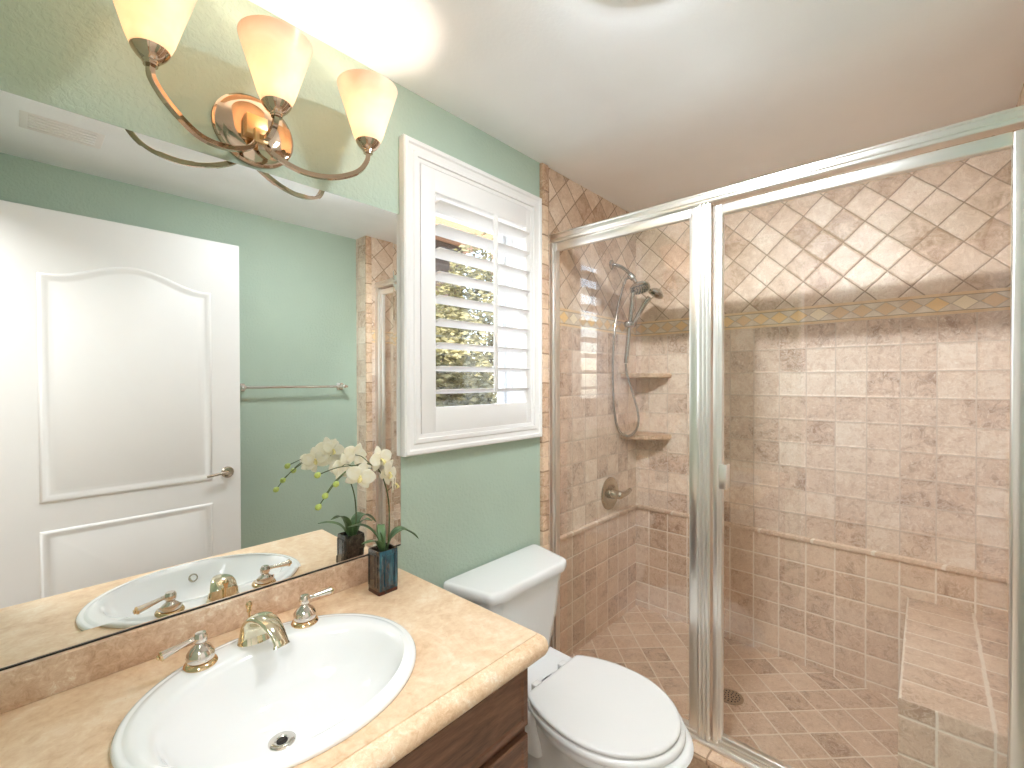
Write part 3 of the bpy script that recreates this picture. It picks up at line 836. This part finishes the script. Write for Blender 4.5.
for i in range(NL):
    zc = OZ1-0.045-i*pitch; yc = YA-0.006
    if louv0 is None:
        bm = BM()
        rs_ = []
        for x in (OX0+0.002, OX1-0.002):
            rs_.append([(x, yc+a*math.cos(tilt)-b*math.sin(tilt), zc+a*math.sin(tilt)+b*math.cos(tilt)) for a, b in prof])
        loft(bm, rs_, True, True)
        louv0 = make('louver', bm, 'white_wood', sh, angle=60)
    else:
        c_ = louv0.copy(); COL.objects.link(c_); c_.parent = sh; c_.location = (0, 0, -i*pitch)
bm = BM(); add_box(bm, 1.412, 1.433, YA-0.062, YA-0.050, OZ0+0.055, OZ1-0.018, 0.003, 2)
for i in range(NL):
    zc = OZ1-0.045-i*pitch + 0.0445*math.sin(-tilt)
    add_box(bm, 1.420, 1.425, YA-0.052, YA-0.046, zc-0.003, zc+0.003)
make('tilt_rod', bm, 'white_wood', sh)

# ------------------------------------------------------------------ toilet
to = thing('toilet', 'white two-piece toilet with closed lid between vanity and shower glass', 'toilet', (1.45, 1.0, 0))
TZ = 0.435
bm = BM()
def tk(x0b, x1b, yb, x0f, x1f, yf, z, rad=0.03):
    return lift(rpoly([(x0b, yb), (x0f, yf+0.018), (x0f+0.05, yf), (x1f-0.05, yf), (x1f, yf+0.018), (x1b, yb)], [0.02, rad, 0.05, 0.05, rad, 0.02], 6), z)
loft(bm, [tk(1.235, 1.655, 1.425, 1.270, 1.620, 1.262, 0.392), tk(1.222, 1.668, 1.427, 1.255, 1.640, 1.246, 0.40), tk(1.19, 1.700, 1.43, 1.228, 1.662, 1.220, 0.58), tk(1.17, 1.716, 1.432, 1.212, 1.674, 1.204, 0.762)], True, True)
make('tank', bm, 'porcelain', to, angle=50)
bm = BM()
def lidl(ins, z): return tk(1.148+ins, 1.742-ins, 1.438-ins*0.4, 1.200+ins*1.2, 1.690-ins*1.2, 1.186+ins, z, 0.04)
loft(bm, [lidl(0.010, 0.757), lidl(0.002, 0.760), lidl(0.0, 0.768), lidl(0.0, 0.782), lidl(0.002, 0.794), lidl(0.007, 0.799), lidl(0.016, 0.8005)], True, True)
make('tank_lid', bm, 'porcelain', to, angle=50)
CXT = 1.452
def egg(hw, yf, yb, yc, z, n=64, flat=None, cx=CXT):
    out = []
    for k in range(n):
        th = 2*PI*k/n
        x = hw*math.sin(th); c_ = math.cos(th)
        y = yc - (yc-yf)*c_ if c_ >= 0 else yc - (yb-yc)*c_
        if flat and y > flat:
            y = flat
        out.append((cx+x, y, z))
    return out
bm = BM()
loft(bm, [egg(0.135, 0.78, 1.27, 1.02, 0.0), egg(0.132, 0.785, 1.27, 1.02, 0.03), egg(0.120, 0.80, 1.26, 1.02, 0.09), egg(0.125, 0.775, 1.25, 1.0, 0.18), egg(0.155, 0.70, 1.22, 0.96, 0.26),
          egg(0.200, 0.605, 1.19, 0.90, 0.335), egg(0.222, 0.562, 1.17, 0.87, 0.362), egg(0.227, 0.556, 1.17, 0.865, 0.380), egg(0.224, 0.563, 1.165, 0.865, 0.388), egg(0.212, 0.575, 1.15, 0.865, 0.391)], True, True)
rim_ = rpoly([(1.255, 1.425), (1.262, 1.05), (1.642, 1.05), (1.650, 1.425)], 0.03, 5)
loft(bm, [lift(scaled(rim_, 1.452, 1.24, 0.80, 0.95), 0.20), lift(scaled(rim_, 1.452, 1.24, 0.97, 1.0), 0.33), lift(rim_, 0.36), lift(rim_, 0.384), lift(scaled(rim_, 1.452, 1.24, 0.975, 0.985), 0.391)], True, True)
make('bowl', bm, 'porcelain', to, angle=50)
bm = BM()
def seatl(d, z): return egg(0.235-d, 0.584+d, 1.20-d, 0.868, z, flat=1.100-d)
loft(bm, [seatl(0.010, 0.3925), seatl(0.002, 0.394), seatl(0.0, 0.400), seatl(0.001, 0.408), seatl(0.006, 0.4145), seatl(0.016, 0.4175)], True, True)
make('seat', bm, 'seat_plastic', to, angle=50)
bm = BM()
def lidl2(d, z): return egg(0.229-d, 0.600+d, 1.205-d, 0.872, z, flat=1.106-d)
loft(bm, [lidl2(0.012, 0.4195), lidl2(0.003, 0.4205), lidl2(0.0, 0.424), lidl2(0.0008, 0.431), lidl2(0.005, 0.4350), lidl2(0.016, 0.4362)], True, True)
make('seat_lid', bm, 'seat_plastic', to, angle=50)
for sx in (-0.085, 0.085):
    bm = BM(); add_box(bm, CXT+sx-0.02, CXT+sx+0.02, 1.100, 1.135, 0.388, 0.428, 0.006, 3)
    make('hinge', bm, 'seat_plastic', to)

# ------------------------------------------------------------------ potted orchid
VX0, VX1, VY0, VY1 = 0.787, 0.860, 1.302, 1.370
po = thing('potted_orchid', 'white silk orchid in a square teal vase at the worktop end', 'potted plant', (0.8235, 1.336, ZT))
bm = BM()
cx, cy = (VX0+VX1)/2, (VY0+VY1)/2; hw, hd = (VX1-VX0)/2, (VY1-VY0)/2
def sqr(s, z): return lift(rpoly([(cx-hw*s, cy-hd*s), (cx+hw*s, cy-hd*s), (cx+hw*s, cy+hd*s), (cx-hw*s, cy+hd*s)], 0.006, 4), z)
loft(bm, [sqr(0.97, ZT+0.010), sqr(1.0, ZT+0.016), sqr(1.0, ZT+0.136), sqr(0.97, ZT+0.141), sqr(0.88, ZT+0.141), sqr(0.86, ZT+0.130), sqr(0.86, ZT+0.11)], True, True, 1)
for fc in bm.faces:
    fc.normal_update()
    if abs(fc.normal.y) > 0.9 and fc.calc_center_median().y < cy-hd*0.95: fc.material_index = 0
# raised inner panels on the four sides
for (nx, ny) in ((0, -1), (0, 1), (1, 0), (-1, 0)):
    mi = 0 if ny == -1 else 1
    for w0, w1 in ((-0.80, -0.56), (-0.42, 0.42), (0.56, 0.80)):
        if nx == 0:
            yy = cy+ny*hd; add_box(bm, cx+hw*w0, cx+hw*w1, min(yy, yy+ny*0.0035)-0.001, max(yy, yy+ny*0.0035)+0.001*0, ZT+0.024, ZT+0.128, 0.001, 1, mi)
        else:
            xx = cx+nx*hw; add_box(bm, min(xx, xx+nx*0.0035), max(xx, xx+nx*0.0035), cy+hd*w0, cy+hd*w1, ZT+0.024, ZT+0.128, 0.001, 1, mi)
vs_ = make('vase', bm, ['teal_glaze', 'brown_glaze'], po, angle=30)
bm = BM(); loft(bm, [sqr(0.98, ZT), sqr(1.0, ZT+0.003), sqr(0.985, ZT+0.012)], True, True)
make('vase_foot', bm, 'vase_foot', vs_)
bm = BM(); loft(bm, [sqr(0.85, ZT+0.112), sqr(0.84, ZT+0.126), sqr(0.6, ZT+0.131)], True, True)
make('potting_mix', bm, 'soil', po)
# stems
stem1 = [(0.840, 1.334, ZT+0.125), (0.846, 1.333, 1.12), (0.840, 1.326, 1.20), (0.818, 1.314, 1.27), (0.788, 1.304, 1.322), (0.745, 1.303, 1.347), (0.700, 1.300, 1.345), (0.652, 1.294, 1.318), (0.615, 1.289, 1.282), (0.588, 1.287, 1.251)]
bm = BM(); tube(bm, spline(stem1, 6), lambda t_: 0.0026-0.0012*t_, 8)
make('stem', bm, 'stem_green', po)
bm = BM(); tube(bm, spline([(0.735, 1.303, 1.346), (0.690, 1.306, 1.338), (0.645, 1.300, 1.312), (0.608, 1.289, 1.279)], 6), 0.0015, 8)
make('stem', bm, 'stem_green', po)
bm = BM(); tube(bm, spline([(0.715, 1.302, 1.347), (0.66, 1.322, 1.344), (0.608, 1.332, 1.330)], 6), 0.0015, 8)
make('stem', bm, 'stem_green', po)
for b_ in ((0.585, 1.287, 1.246), (0.606, 1.289, 1.274), (0.604, 1.333, 1.328), (0.640, 1.291, 1.302)):
    bm = BM(); lathe(bm, [(0, -0.011), (0.006, -0.007), (0.0095, 0.0), (0.007, 0.007), (0.0, 0.011)], b_, (-0.7, -0.1, -0.6), 14)
    make('bud', bm, 'bud_green', po)
def petal_mesh(bm, org, ax, out, L, Wd, cup, mi=0):
    """a rounded petal from org along out, facing ax"""
    A_ = Vector(ax).normalized(); O_ = (Vector(out)-A_*Vector(out).dot(A_)).normalized(); S_ = A_.cross(O_)
    N, K = 9, 7; g_ = []
    for i in range(N):
        t_ = i/(N-1); w_ = Wd*max(0.04, math.sin(PI*min(1, t_**0.8*0.97+0.03)))**0.62
        row = []
        for j in range(K):
            s_ = (j/(K-1)-0.5)*2
            p_ = Vector(org)+O_*(L*t_)+S_*(w_*s_)+A_*(cup*(t_*t_*0.5-t_*0.6) - cup*0.25*s_*s_*w_/Wd + 0.0008*math.sin(9*s_+5*t_))
            row.append(bm.verts.new(p_))
        g_.append(row)
    for i in range(N-1):
        for j in range(K-1):
            bm.faces.new((g_[i][j], g_[i][j+1], g_[i+1][j+1], g_[i+1][j])).material_index = mi
def flower(c, ax, size, spin):
    bm = BM(); A_ = Vector(ax).normalized()
    q = A_.to_track_quat('Z', 'Y').to_matrix()
    d_ = lambda deg: q @ Vector((math.sin(math.radians(deg+spin)), math.cos(math.radians(deg+spin)), 0))
    for deg in (0, 128, -128): petal_mesh(bm, Vector(c)-A_*0.002, A_, d_(deg), size*0.98, size*0.36, 0.012)
    for deg in (78, -78): petal_mesh(bm, Vector(c)+A_*0.001, A_, d_(deg), size*1.02, size*0.52, -0.006)
    fl = make('flower', bm, 'petal', po, angle=80)
    so = fl.modifiers.new('thickness', 'SOLIDIFY'); so.thickness = 0.0008
    bm = BM()
    petal_mesh(bm, Vector(c)+A_*0.003, A_, d_(180), size*0.42, size*0.14, -0.03)
    lathe(bm, [(0.0, 0.010), (0.003, 0.008), (0.004, 0.004), (0.003, 0.0)], Vector(c), A_, 12)
    lp_ = make('lip', bm, 'lip_yellow', fl, angle=80)
    so = lp_.modifiers.new('thickness', 'SOLIDIFY'); so.thickness = 0.0008
flower((0.705, 1.268, 1.318), (-0.35, -0.9, -0.05), 0.046, 20)
flower((0.772, 1.262, 1.362), (0.15, -0.95, 0.12), 0.044, -10)
flower((0.800, 1.262, 1.316), (0.45, -0.85, -0.1), 0.046, 35)
flower((0.826, 1.270, 1.274), (0.80, -0.55, 0.0), 0.036, 5)
flower((0.688, 1.352, 1.340), (-0.45, 0.85, 0.1), 0.044, 10)
flower((0.742, 1.368, 1.368), (0.0, 0.95, 0.15), 0.042, -20)
flower((0.765, 1.372, 1.318), (-0.2, 0.9, -0.1), 0.042, 40)
for pth in ([(0.745, 1.303, 1.347), (0.720, 1.290, 1.333), (0.706, 1.270, 1.319)], [(0.788, 1.304, 1.322), (0.778, 1.284, 1.345), (0.772, 1.264, 1.361)], [(0.806, 1.309, 1.292), (0.806, 1.285, 1.305), (0.800, 1.264, 1.315)], [(0.828, 1.320, 1.24), (0.836, 1.295, 1.262), (0.827, 1.272, 1.273)],
            [(0.700, 1.300, 1.345), (0.690, 1.325, 1.350), (0.688, 1.350, 1.340)], [(0.760, 1.303, 1.342), (0.748, 1.335, 1.365), (0.742, 1.366, 1.368)], [(0.795, 1.306, 1.312), (0.782, 1.340, 1.322), (0.766, 1.370, 1.318)]):
    bm = BM(); tube(bm, spline(pth, 5), 0.0012, 6); make('flower_stalk', bm, 'stem_green', po)
def leaf(path, w):
    bm = BM(); Pp = spline(path, 6); n = len(Pp); g_ = []
    for i, p_ in enumerate(Pp):
        t_ = i/(n-1); T = (Pp[min(i+1, n-1)]-Pp[max(0, i-1)]).normalized()
        S_ = T.cross(Vector((0, 0, 1)))
        if S_.length < 1e-3: S_ = Vector((0, 1, 0))
        S_.normalize(); N_ = S_.cross(T)
        ww = w*max(0.05, math.sin(PI*min(1, 0.08+t_*0.92))**0.7)
        g_.append([bm.verts.new(p_+S_*(ww*s_)+N_*(0.25*ww*abs(s_))) for s_ in (-1, -0.5, 0, 0.5, 1)])
    for i in range(n-1):
        for j in range(4): bm.faces.new((g_[i][j], g_[i][j+1], g_[i+1][j+1], g_[i+1][j]))
    l_ = make('leaf', bm, 'orchid_leaf', po, angle=50)
    so = l_.modifiers.new('thickness', 'SOLIDIFY'); so.thickness = 0.0012
zb = ZT+0.125
leaf([(0.835, 1.334, zb), (0.850, 1.322, zb+0.050), (0.880, 1.314, zb+0.068), (0.915, 1.308, zb+0.050), (0.945, 1.305, zb+0.022)], 0.023)
leaf([(0.820, 1.336, zb), (0.795, 1.318, zb+0.045), (0.760, 1.300, zb+0.062), (0.722, 1.292, zb+0.066)], 0.013)
leaf([(0.825, 1.340, zb), (0.805, 1.350, zb+0.060), (0.770, 1.368, zb+0.095), (0.725, 1.385, zb+0.098)], 0.015)
leaf([(0.832, 1.346, zb), (0.838, 1.368, zb+0.050), (0.850, 1.392, zb+0.072), (0.868, 1.410, zb+0.066)], 0.014)
leaf([(0.822, 1.328, zb), (0.812, 1.316, zb+0.045), (0.800, 1.312, zb+0.080)], 0.006)

# ------------------------------------------------------------------ shower enclosure
GX = 1.902
en = thing('shower_enclosure', 'polished metal framed glass shower front with fixed panel and door', 'shower enclosure', (GX, 0.59, 0.13))
bm = BM()
add_box(bm, 1.876, 1.932, YS+0.002, YA-0.006, 2.318, 2.364, 0.005, 3)
add_box(bm, 1.870, 1.938, YS+0.002, YA-0.006, 2.330, 2.338, 0.003, 2)
add_box(bm, 1.872, 1.936, YS+0.002, YA-0.006, 2.352, 2.362, 0.004, 3)
make('header_rail', bm, 'aluminium', en)
bm = BM()
add_box(bm, 1.868, 1.940, YS+0.002, YA-0.022, 0.130, 0.142, 0.003, 2)
add_box(bm, 1.884, 1.926, YS+0.002, YA-0.022, 0.140, 0.156, 0.003, 2)
make('bottom_track', bm, 'aluminium', en)
bm = BM()
add_box(bm, 1.872, 1.934, YA-0.022, YA-0.004, 0.142, 2.318, 0.003, 2)
add_box(bm, 1.884, 1.922, YA-0.034, YA-0.018, 0.156, 2.318, 0.003, 2)
make('wall_jamb', bm, 'aluminium', en)
bm = BM()
add_box(bm, 1.876, 1.930, YS+0.002, YS+0.046, 0.142, 2.318, 0.004, 2)
make('wall_jamb', bm, 'aluminium', en)
# fixed panel
bm = BM()
add_box(bm, 1.890, 1.916, 0.694, 0.730, 0.156, 2.318, 0.004, 3)
add_box(bm, 1.890, 1.916, 0.724, YA-0.030, 2.276, 2.318, 0.004, 3)
add_box(bm, 1.890, 1.916, 0.724, YA-0.030, 0.150, 0.168, 0.003, 2)
fp = make('fixed_panel', bm, 'aluminium', en)
bm = BM(); add_box(bm, 1.900, 1.906, 0.722, YA-0.026, 0.160, 2.285)
make('panel_glass', bm, 'shower_glass', fp)
# strike post with ribs
bm = BM()
add_box(bm, 1.884, 1.926, 0.642, 0.696, 0.142, 2.318, 0.004, 2)
for yy in (0.684, 0.668, 0.652):
    lathe(bm, [(0.0065, 0.144), (0.0065, 2.317)], (1.884, yy, 0), (0, 0, 1), 16)
make('strike_post', bm, 'aluminium', en)
# door
bm = BM()
dzb, dzt = 0.150, 2.303
ya, yb = 0.634, -0.208
add_box(bm, 1.886, 1.916, 0.598, ya, dzb, dzt, 0.006, 3)
add_box(bm, 1.882, 1.892, 0.612, 0.626, dzb+0.004, dzt-0.004, 0.003, 2)
add_box(bm, 1.886, 1.916, yb, -0.174, dzb, dzt, 0.006, 3)
add_box(bm, 1.886, 1.916, -0.178, 0.602, 2.262, dzt, 0.006, 3)
add_box(bm, 1.886, 1.916, -0.178, 0.602, dzb, 0.190, 0.006, 3)
add_box(bm, 1.880, 1.890, -0.190, 0.612, dzb+0.010, 0.172, 0.003, 2)
dr_ = make('glass_door', bm, 'aluminium', en)
bm = BM(); add_box(bm, 1.900, 1.906, -0.180, 0.604, 0.180, 2.270)
make('door_glass', bm, 'shower_glass', dr_)
bm = BM()
add_box(bm, 1.862, 1.898, 0.572, 0.580, 1.182, 1.278, 0.002, 2); add_box(bm, 1.856, 1.866, 0.572, 0.602, 1.182, 1.278, 0.002, 2)
add_box(bm, 1.880, 1.899, 0.578, 0.600, 1.200, 1.260, 0.002, 2)
make('pull_handle', bm, 'aluminium', dr_)

# bench, shelves, drain
bm = BM()
bt0, bt1 = 0.566, 0.588
bx0, byL = 1.945, 0.066
def hexa(bm, pts, uvs=None):
    pass
vsb = [bm.verts.new(p) for p in ((bx0, YS, ZS), (bx0, byL, ZS), (XB, byL, ZS), (XB, YS, ZS), (bx0, YS, bt0), (bx0, byL, bt0), (XB, byL, bt1), (XB, YS, bt1))]
for q in ((0, 1, 2, 3), (4, 5, 6, 7), (0, 1, 5, 4), (1, 2, 6, 5), (2, 3, 7, 6), (3, 0, 4, 7)): bm.faces.new([vsb[i] for i in q])
bmesh.ops.bevel(bm, geom=[e for e in bm.edges if all(v.co.z > 0.3 for v in e.verts)], offset=0.006, segments=3, profile=0.5, affect='EDGES')
bmesh.ops.recalc_face_normals(bm, faces=bm.faces)
uvl = bm.loops.layers.uv.verify()
for fc in bm.faces:
    for lp in fc.loops:
        c_ = lp.vert.co; n_ = fc.normal
        if abs(n_.z) > 0.7: lp[uvl].uv = ((c_.x-bx0)/P, (c_.y+0.153)/0.218)
        elif abs(n_.x) > 0.7: lp[uvl].uv = ((c_.y+0.153)/P, (c_.z-0.51)/P)
        else: lp[uvl].uv = ((c_.x-bx0)/P, (c_.z-0.51)/P)
be = make('shower_bench', bm, 'tile_low')
tag(be, 'built-in tiled bench in the right corner of the shower', 'bench')
def corner_shelf(zt, rad, label):
    bm = BM()
    yA = YA-0.004
    pts = [(XB, yA)]
    for k in range(17):
        a_ = PI+PI/2*k/16
        pts.append((XB+rad*math.cos(a_)*0.85, yA+rad*math.sin(a_)))
    i2 = [(XB+(p[0]-XB)*0.97, yA+(p[1]-yA)*0.97) for p in pts]
    loft(bm, [lift(i2, zt-0.030), lift(pts, zt-0.024), lift(pts, zt-0.006), lift(i2, zt)], True, True)
    bmesh.ops.recalc_face_normals(bm, faces=bm.faces)
    lay = bm.loops.layers.uv.verify()
    for fc in bm.faces:
        for lp in fc.loops: lp[lay].uv = (0.5+0.2*lp.vert.co.x, 0.5+0.2*lp.vert.co.y)
    o = make('corner_shelf', bm, 'tile_trim'); tag(o, label, 'shelf', 'stone corner shelves in the shower')
corner_shelf(1.652, 0.245, 'upper quarter-round stone shelf beside the shower wand')
corner_shelf(1.262, 0.245, 'lower quarter-round stone shelf beside the hose loop')
bm = BM()
lathe(bm, [(0.0, 0.004), (0.040, 0.004), (0.046, 0.0035), (0.056, 0.002), (0.058, -0.002)], (2.305, 0.690, ZS), (0, 0, 1), 40)
dd_ = make('floor_drain', bm, 'nickel'); tag(dd_, 'round metal drain in the shower floor tiles', 'drain')
bm = BM()
for ring_r, cnt in ((0.012, 5), (0.026, 10), (0.039, 16)):
    for k in range(cnt):
        a_ = 2*PI*k/cnt
        lathe(bm, [(0.0, 0.0047), (0.0035, 0.0047), (0.0035, 0.003)], (2.305+ring_r*math.cos(a_), 0.690+ring_r*math.sin(a_), ZS), (0, 0, 1), 8)
make('drain_holes', bm, 'dark_gap', dd_)

# shower valve
YW = YA-0.004
va = thing('shower_valve', 'round nickel shower valve with a lever on the tiled wall', 'valve', (2.475, YW, 0.91))
bm = BM()
lathe(bm, [(0.0, 0.010), (0.050, 0.012), (0.084, 0.014), (0.094, 0.010), (0.100, 0.004), (0.100, 0.0), (0.0, 0.0)], (2.475, YW, 0.910), (0, -1, 0), 48)
make('escutcheon', bm, 'nickel', va)
bm = BM()
lathe(bm, [(0.030, 0.010), (0.030, 0.030), (0.026, 0.036), (0.026, 0.070), (0.022, 0.086), (0.012, 0.094), (0.0, 0.096)], (2.475, YW, 0.910), (0, -1, 0), 28)
tube(bm, spline([(2.475, YW-0.070, 0.910), (2.51, YW-0.076, 0.908), (2.56, YW-0.078, 0.913), (2.60, YW-0.074, 0.922)]), lambda t_: 0.019-0.007*t_, 14)
make('lever_handle', bm, 'nickel', va)

# shower head, slide bar, hand shower and hose
ss = thing('shower_set', 'chrome shower head with slide bar, hand wand and hanging hose', 'shower head', (2.52, YW, 2.30))
bm = BM()
lathe(bm, [(0.0, 0.010), (0.020, 0.010), (0.030, 0.004), (0.031, 0.0), (0.0, 0.0)], (2.50, YW, 2.322), (0, -1, 0), 28)
tube(bm, spline([(2.50, YW, 2.322), (2.515, 1.420, 2.318), (2.550, 1.390, 2.300), (2.590, 1.362, 2.262)]), 0.0105, 14)
make('shower_arm', bm, 'shower_chrome', ss)
bm = BM()
lathe(bm, [(0.0, -0.022), (0.018, -0.020), (0.020, 0.0), (0.018, 0.020), (0.0, 0.022)], (2.594, 1.360, 2.252), (0.3, -0.6, -0.7), 20)
tube(bm, spline([(2.594, 1.360, 2.252), (2.60, 1.345, 2.232), (2.602, 1.335, 2.215)]), 0.011, 12)
tube(bm, spline([(2.590, 1.372, 2.250), (2.585, 1.395, 2.238), (2.585, 1.405, 2.215)]), 0.008, 12)
make('diverter', bm, 'shower_chrome', ss)
bm = BM()
ax = Vector((-0.25, -0.35, -0.9)).normalized(); c0 = Vector((2.604, 1.312, 2.182))
lathe(bm, [(0.0, -0.034), (0.016, -0.032), (0.026, -0.020), (0.052, -0.008), (0.062, 0.004), (0.062, 0.014), (0.055, 0.018), (0.0, 0.018)], c0, ax, 36)
hd = make('fixed_head', bm, 'shower_chrome', ss)
bm = BM(); q_ = ax.to_track_quat('Z', 'Y').to_matrix()
for ring_r, cnt in ((0.0, 1), (0.018, 6), (0.032, 11), (0.045, 15)):
    for k in range(cnt):
        a_ = 2*PI*k/cnt
        lathe(bm, [(0.004, 0.017), (0.003, 0.0205), (0.0, 0.021)], c0+q_ @ Vector((ring_r*math.cos(a_), ring_r*math.sin(a_), 0)), ax, 8)
make('nozzles', bm, 'dark_gap', hd)
bm = BM(); tube(bm, [(2.602, 1.352, 2.170), (2.600, 1.376, 1.955), (2.600, 1.403, 1.716)], 0.0135, 16)
make('slide_bar', bm, 'shower_chrome', ss)
bm = BM()
lathe(bm, [(0.0, -0.040), (0.010, -0.038), (0.019, -0.028), (0.023, -0.010), (0.023, 0.010), (0.019, 0.028), (0.010, 0.038), (0.0, 0.040)], (2.598, 1.372, 1.958), (0.67, -0.74, 0.0), 28)
make('clamp', bm, 'shower_chrome', ss)
bm = BM()
tube(bm, spline([(2.595, 1.352, 1.950), (2.598, 1.322, 2.000), (2.602, 1.280, 2.068), (2.606, 1.244, 2.112)]), lambda t_: 0.0115+0.004*t_, 14)
ax2 = Vector((0.1, 0.55, -0.62)).normalized(); ax2 = Vector((-0.35, 0.35, -0.85)).normalized()
lathe(bm, [(0.0, -0.026), (0.018, -0.024), (0.036, -0.012), (0.047, 0.002), (0.047, 0.012), (0.040, 0.015), (0.0, 0.015)], (2.608, 1.205, 2.132), ax2, 32)
make('hand_shower', bm, 'shower_chrome', ss)
bm = BM()
hose = [(2.600, 1.404, 1.712), (2.598, 1.392, 1.640), (2.598, 1.352, 1.520), (2.598, 1.318, 1.400), (2.598, 1.322, 1.320), (2.600, 1.358, 1.270), (2.600, 1.396, 1.258), (2.560, 1.424, 1.286), (2.515, 1.431, 1.380), (2.492, 1.431, 1.540), (2.492, 1.430, 1.800), (2.525, 1.425, 2.020), (2.562, 1.414, 2.150), (2.585, 1.406, 2.218)]
tube(bm, spline(hose, 8), 0.0075, 10)
make('hose', bm, 'shower_chrome', ss)

# towel bar on the right wall (seen in the mirror)
tb = thing('towel_bar', 'chrome towel bar on the green wall, seen in the mirror', 'towel bar', (1.31, YR, 1.566))
bm = BM(); tube(bm, [(0.97, YR+0.065, 1.566), (1.69, YR+0.065, 1.566)], 0.0095, 16); make('bar', bm, 'chrome', tb)
for x in (0.985, 1.66):
    bm = BM(); add_box(bm, x-0.026, x+0.026, YR, YR+0.010, 1.540, 1.592, 0.004, 2); add_box(bm, x-0.013, x+0.013, YR+0.008, YR+0.078, 1.553, 1.579, 0.003, 2)
    make('bracket', bm, 'chrome', tb)

# ceiling fittings
LX, LY, LR = 1.092, 0.538, 0.125
rl = thing('ceiling_light', 'round gold-rimmed ceiling light cut by the top edge of the photo', 'ceiling light', (LX, LY, ZC))
bm = BM(); lathe(bm, [(LR-0.022, -0.001), (LR-0.022, -0.020), (LR-0.006, -0.022), (LR, -0.014), (LR, 0.0)], (LX, LY, ZC), (0, 0, 1), 56)
make('trim_ring', bm, 'lamp_trim', rl)
bm = BM(); lathe(bm, [(0.0, -0.054), (0.03, -0.052), (0.06, -0.045), (0.085, -0.031), (0.097, -0.019), (LR-0.024, -0.011)], (LX, LY, ZC), (0, 0, 1), 56)
make('glass_dome', bm, 'lamp_glow', rl)
ve = thing('exhaust_vent', 'small white exhaust vent on the ceiling, seen in the mirror', 'vent', (0.15, 0.13, ZC))
bm = BM(); add_box(bm, 0.02, 0.28, 0.02, 0.24, ZC-0.012, ZC, 0.004, 2); make('cover', bm, 'white_wood', ve)
bm = BM()
for k in range(6): add_box(bm, 0.045, 0.255, 0.05+k*0.03, 0.062+k*0.03, ZC-0.016, ZC-0.010, 0.002, 1)
make('grille', bm, 'white_wood', ve)

# ------------------------------------------------------------------ outside the window
bm = BM(); add_box(bm, -9, 14, 1.71, 22, -0.5, -0.35)
g_ = make('ground_outside', bm, 'ground', smooth=False); struct(g_)
def tree(x, y, rx, ry, z0, z1, n, label):
    t_ = thing('garden_tree', label, 'tree', (x, y, -0.35), 'trees outside the window')
    bm = BM(); tube(bm, spline([(x, y, -0.36), (x+0.04, y, 0.3), (x-0.03, y+0.03, z0+0.5)]), lambda w: 0.07-0.03*w, 10)
    for a_ in (0.4, 2.3, 4.2):
        tube(bm, spline([(x, y, z0+0.1), (x+0.3*rx*math.cos(a_), y+0.3*ry*math.sin(a_), (z0+z1)/2), (x+0.6*rx*math.cos(a_), y+0.6*ry*math.sin(a_), z1-0.3)]), lambda w: 0.03-0.02*w, 8)
    make('trunk', bm, 'bark', t_)
    bm = BM(); rnd = random.Random(int(x*100)); cz = (z0+z1)/2; rz = (z1-z0)/2
    for _ in range(n):
        while True:
            a, b, c_ = rnd.uniform(-1, 1), rnd.uniform(-1, 1), rnd.uniform(-1, 1)
            d_ = a*a+b*b+c_*c_
            if 0.25 < d_ < 1.0: break
        wob = 1+0.18*math.sin(5*a+3*b)*math.cos(4*c_+x)
        p_ = Vector((x+a*rx*wob, y+b*ry*wob, cz+c_*rz*wob))
        q = Vector((rnd.gauss(0, 1), rnd.gauss(0, 1), rnd.gauss(0, 1)+0.8)).to_track_quat('Z', 'Y').to_matrix()
        L_ = rnd.uniform(0.026, 0.050); w_ = L_*0.5
        vv_ = [bm.verts.new(p_+q @ Vector(v_)) for v_ in ((-L_, 0, 0), (0, -w_, 0.006), (L_, 0, 0), (0, w_, 0.006))]
        bm.faces.new(vv_)
    make('foliage', bm, 'tree_leaf', t_, smooth=False)
tree(2.7, 3.7, 0.85, 0.75, 0.0, 2.3, 17000, 'sunlit bushy tree low behind the shutter louvres')
tree(4.6, 4.75, 0.85, 0.8, 0.1, 3.6, 19000, 'taller olive-green tree beside the window edge')
tree(4.0, 6.1, 0.8, 0.6, 0.2, 2.6, 8000, 'pale leafy tree farther back outside the window')
nh = thing('neighbor_house', 'brown house with tan eave beyond the trees', 'house', (4.2, 8.5, -0.35))
bm = BM(); add_box(bm, 2.4, 6.36, 7.2, 9.8, -0.36, 4.42); make('wall', bm, 'house_wall', nh, smooth=False)
bm = BM(); add_box(bm, 2.0, 6.75, 6.5, 10.2, 4.40, 4.90); make('eave', bm, 'house_fascia', nh, smooth=False)
bm = BM()
loft(bm, [[(2.0, 6.5, 4.90), (6.75, 6.5, 4.90), (6.75, 10.2, 4.90), (2.0, 10.2, 4.90)], [(3.2, 8.2, 5.9), (5.6, 8.2, 5.9), (5.6, 8.6, 5.9), (3.2, 8.6, 5.9)]])
make('roof', bm, 'roof_tile', nh, smooth=False)
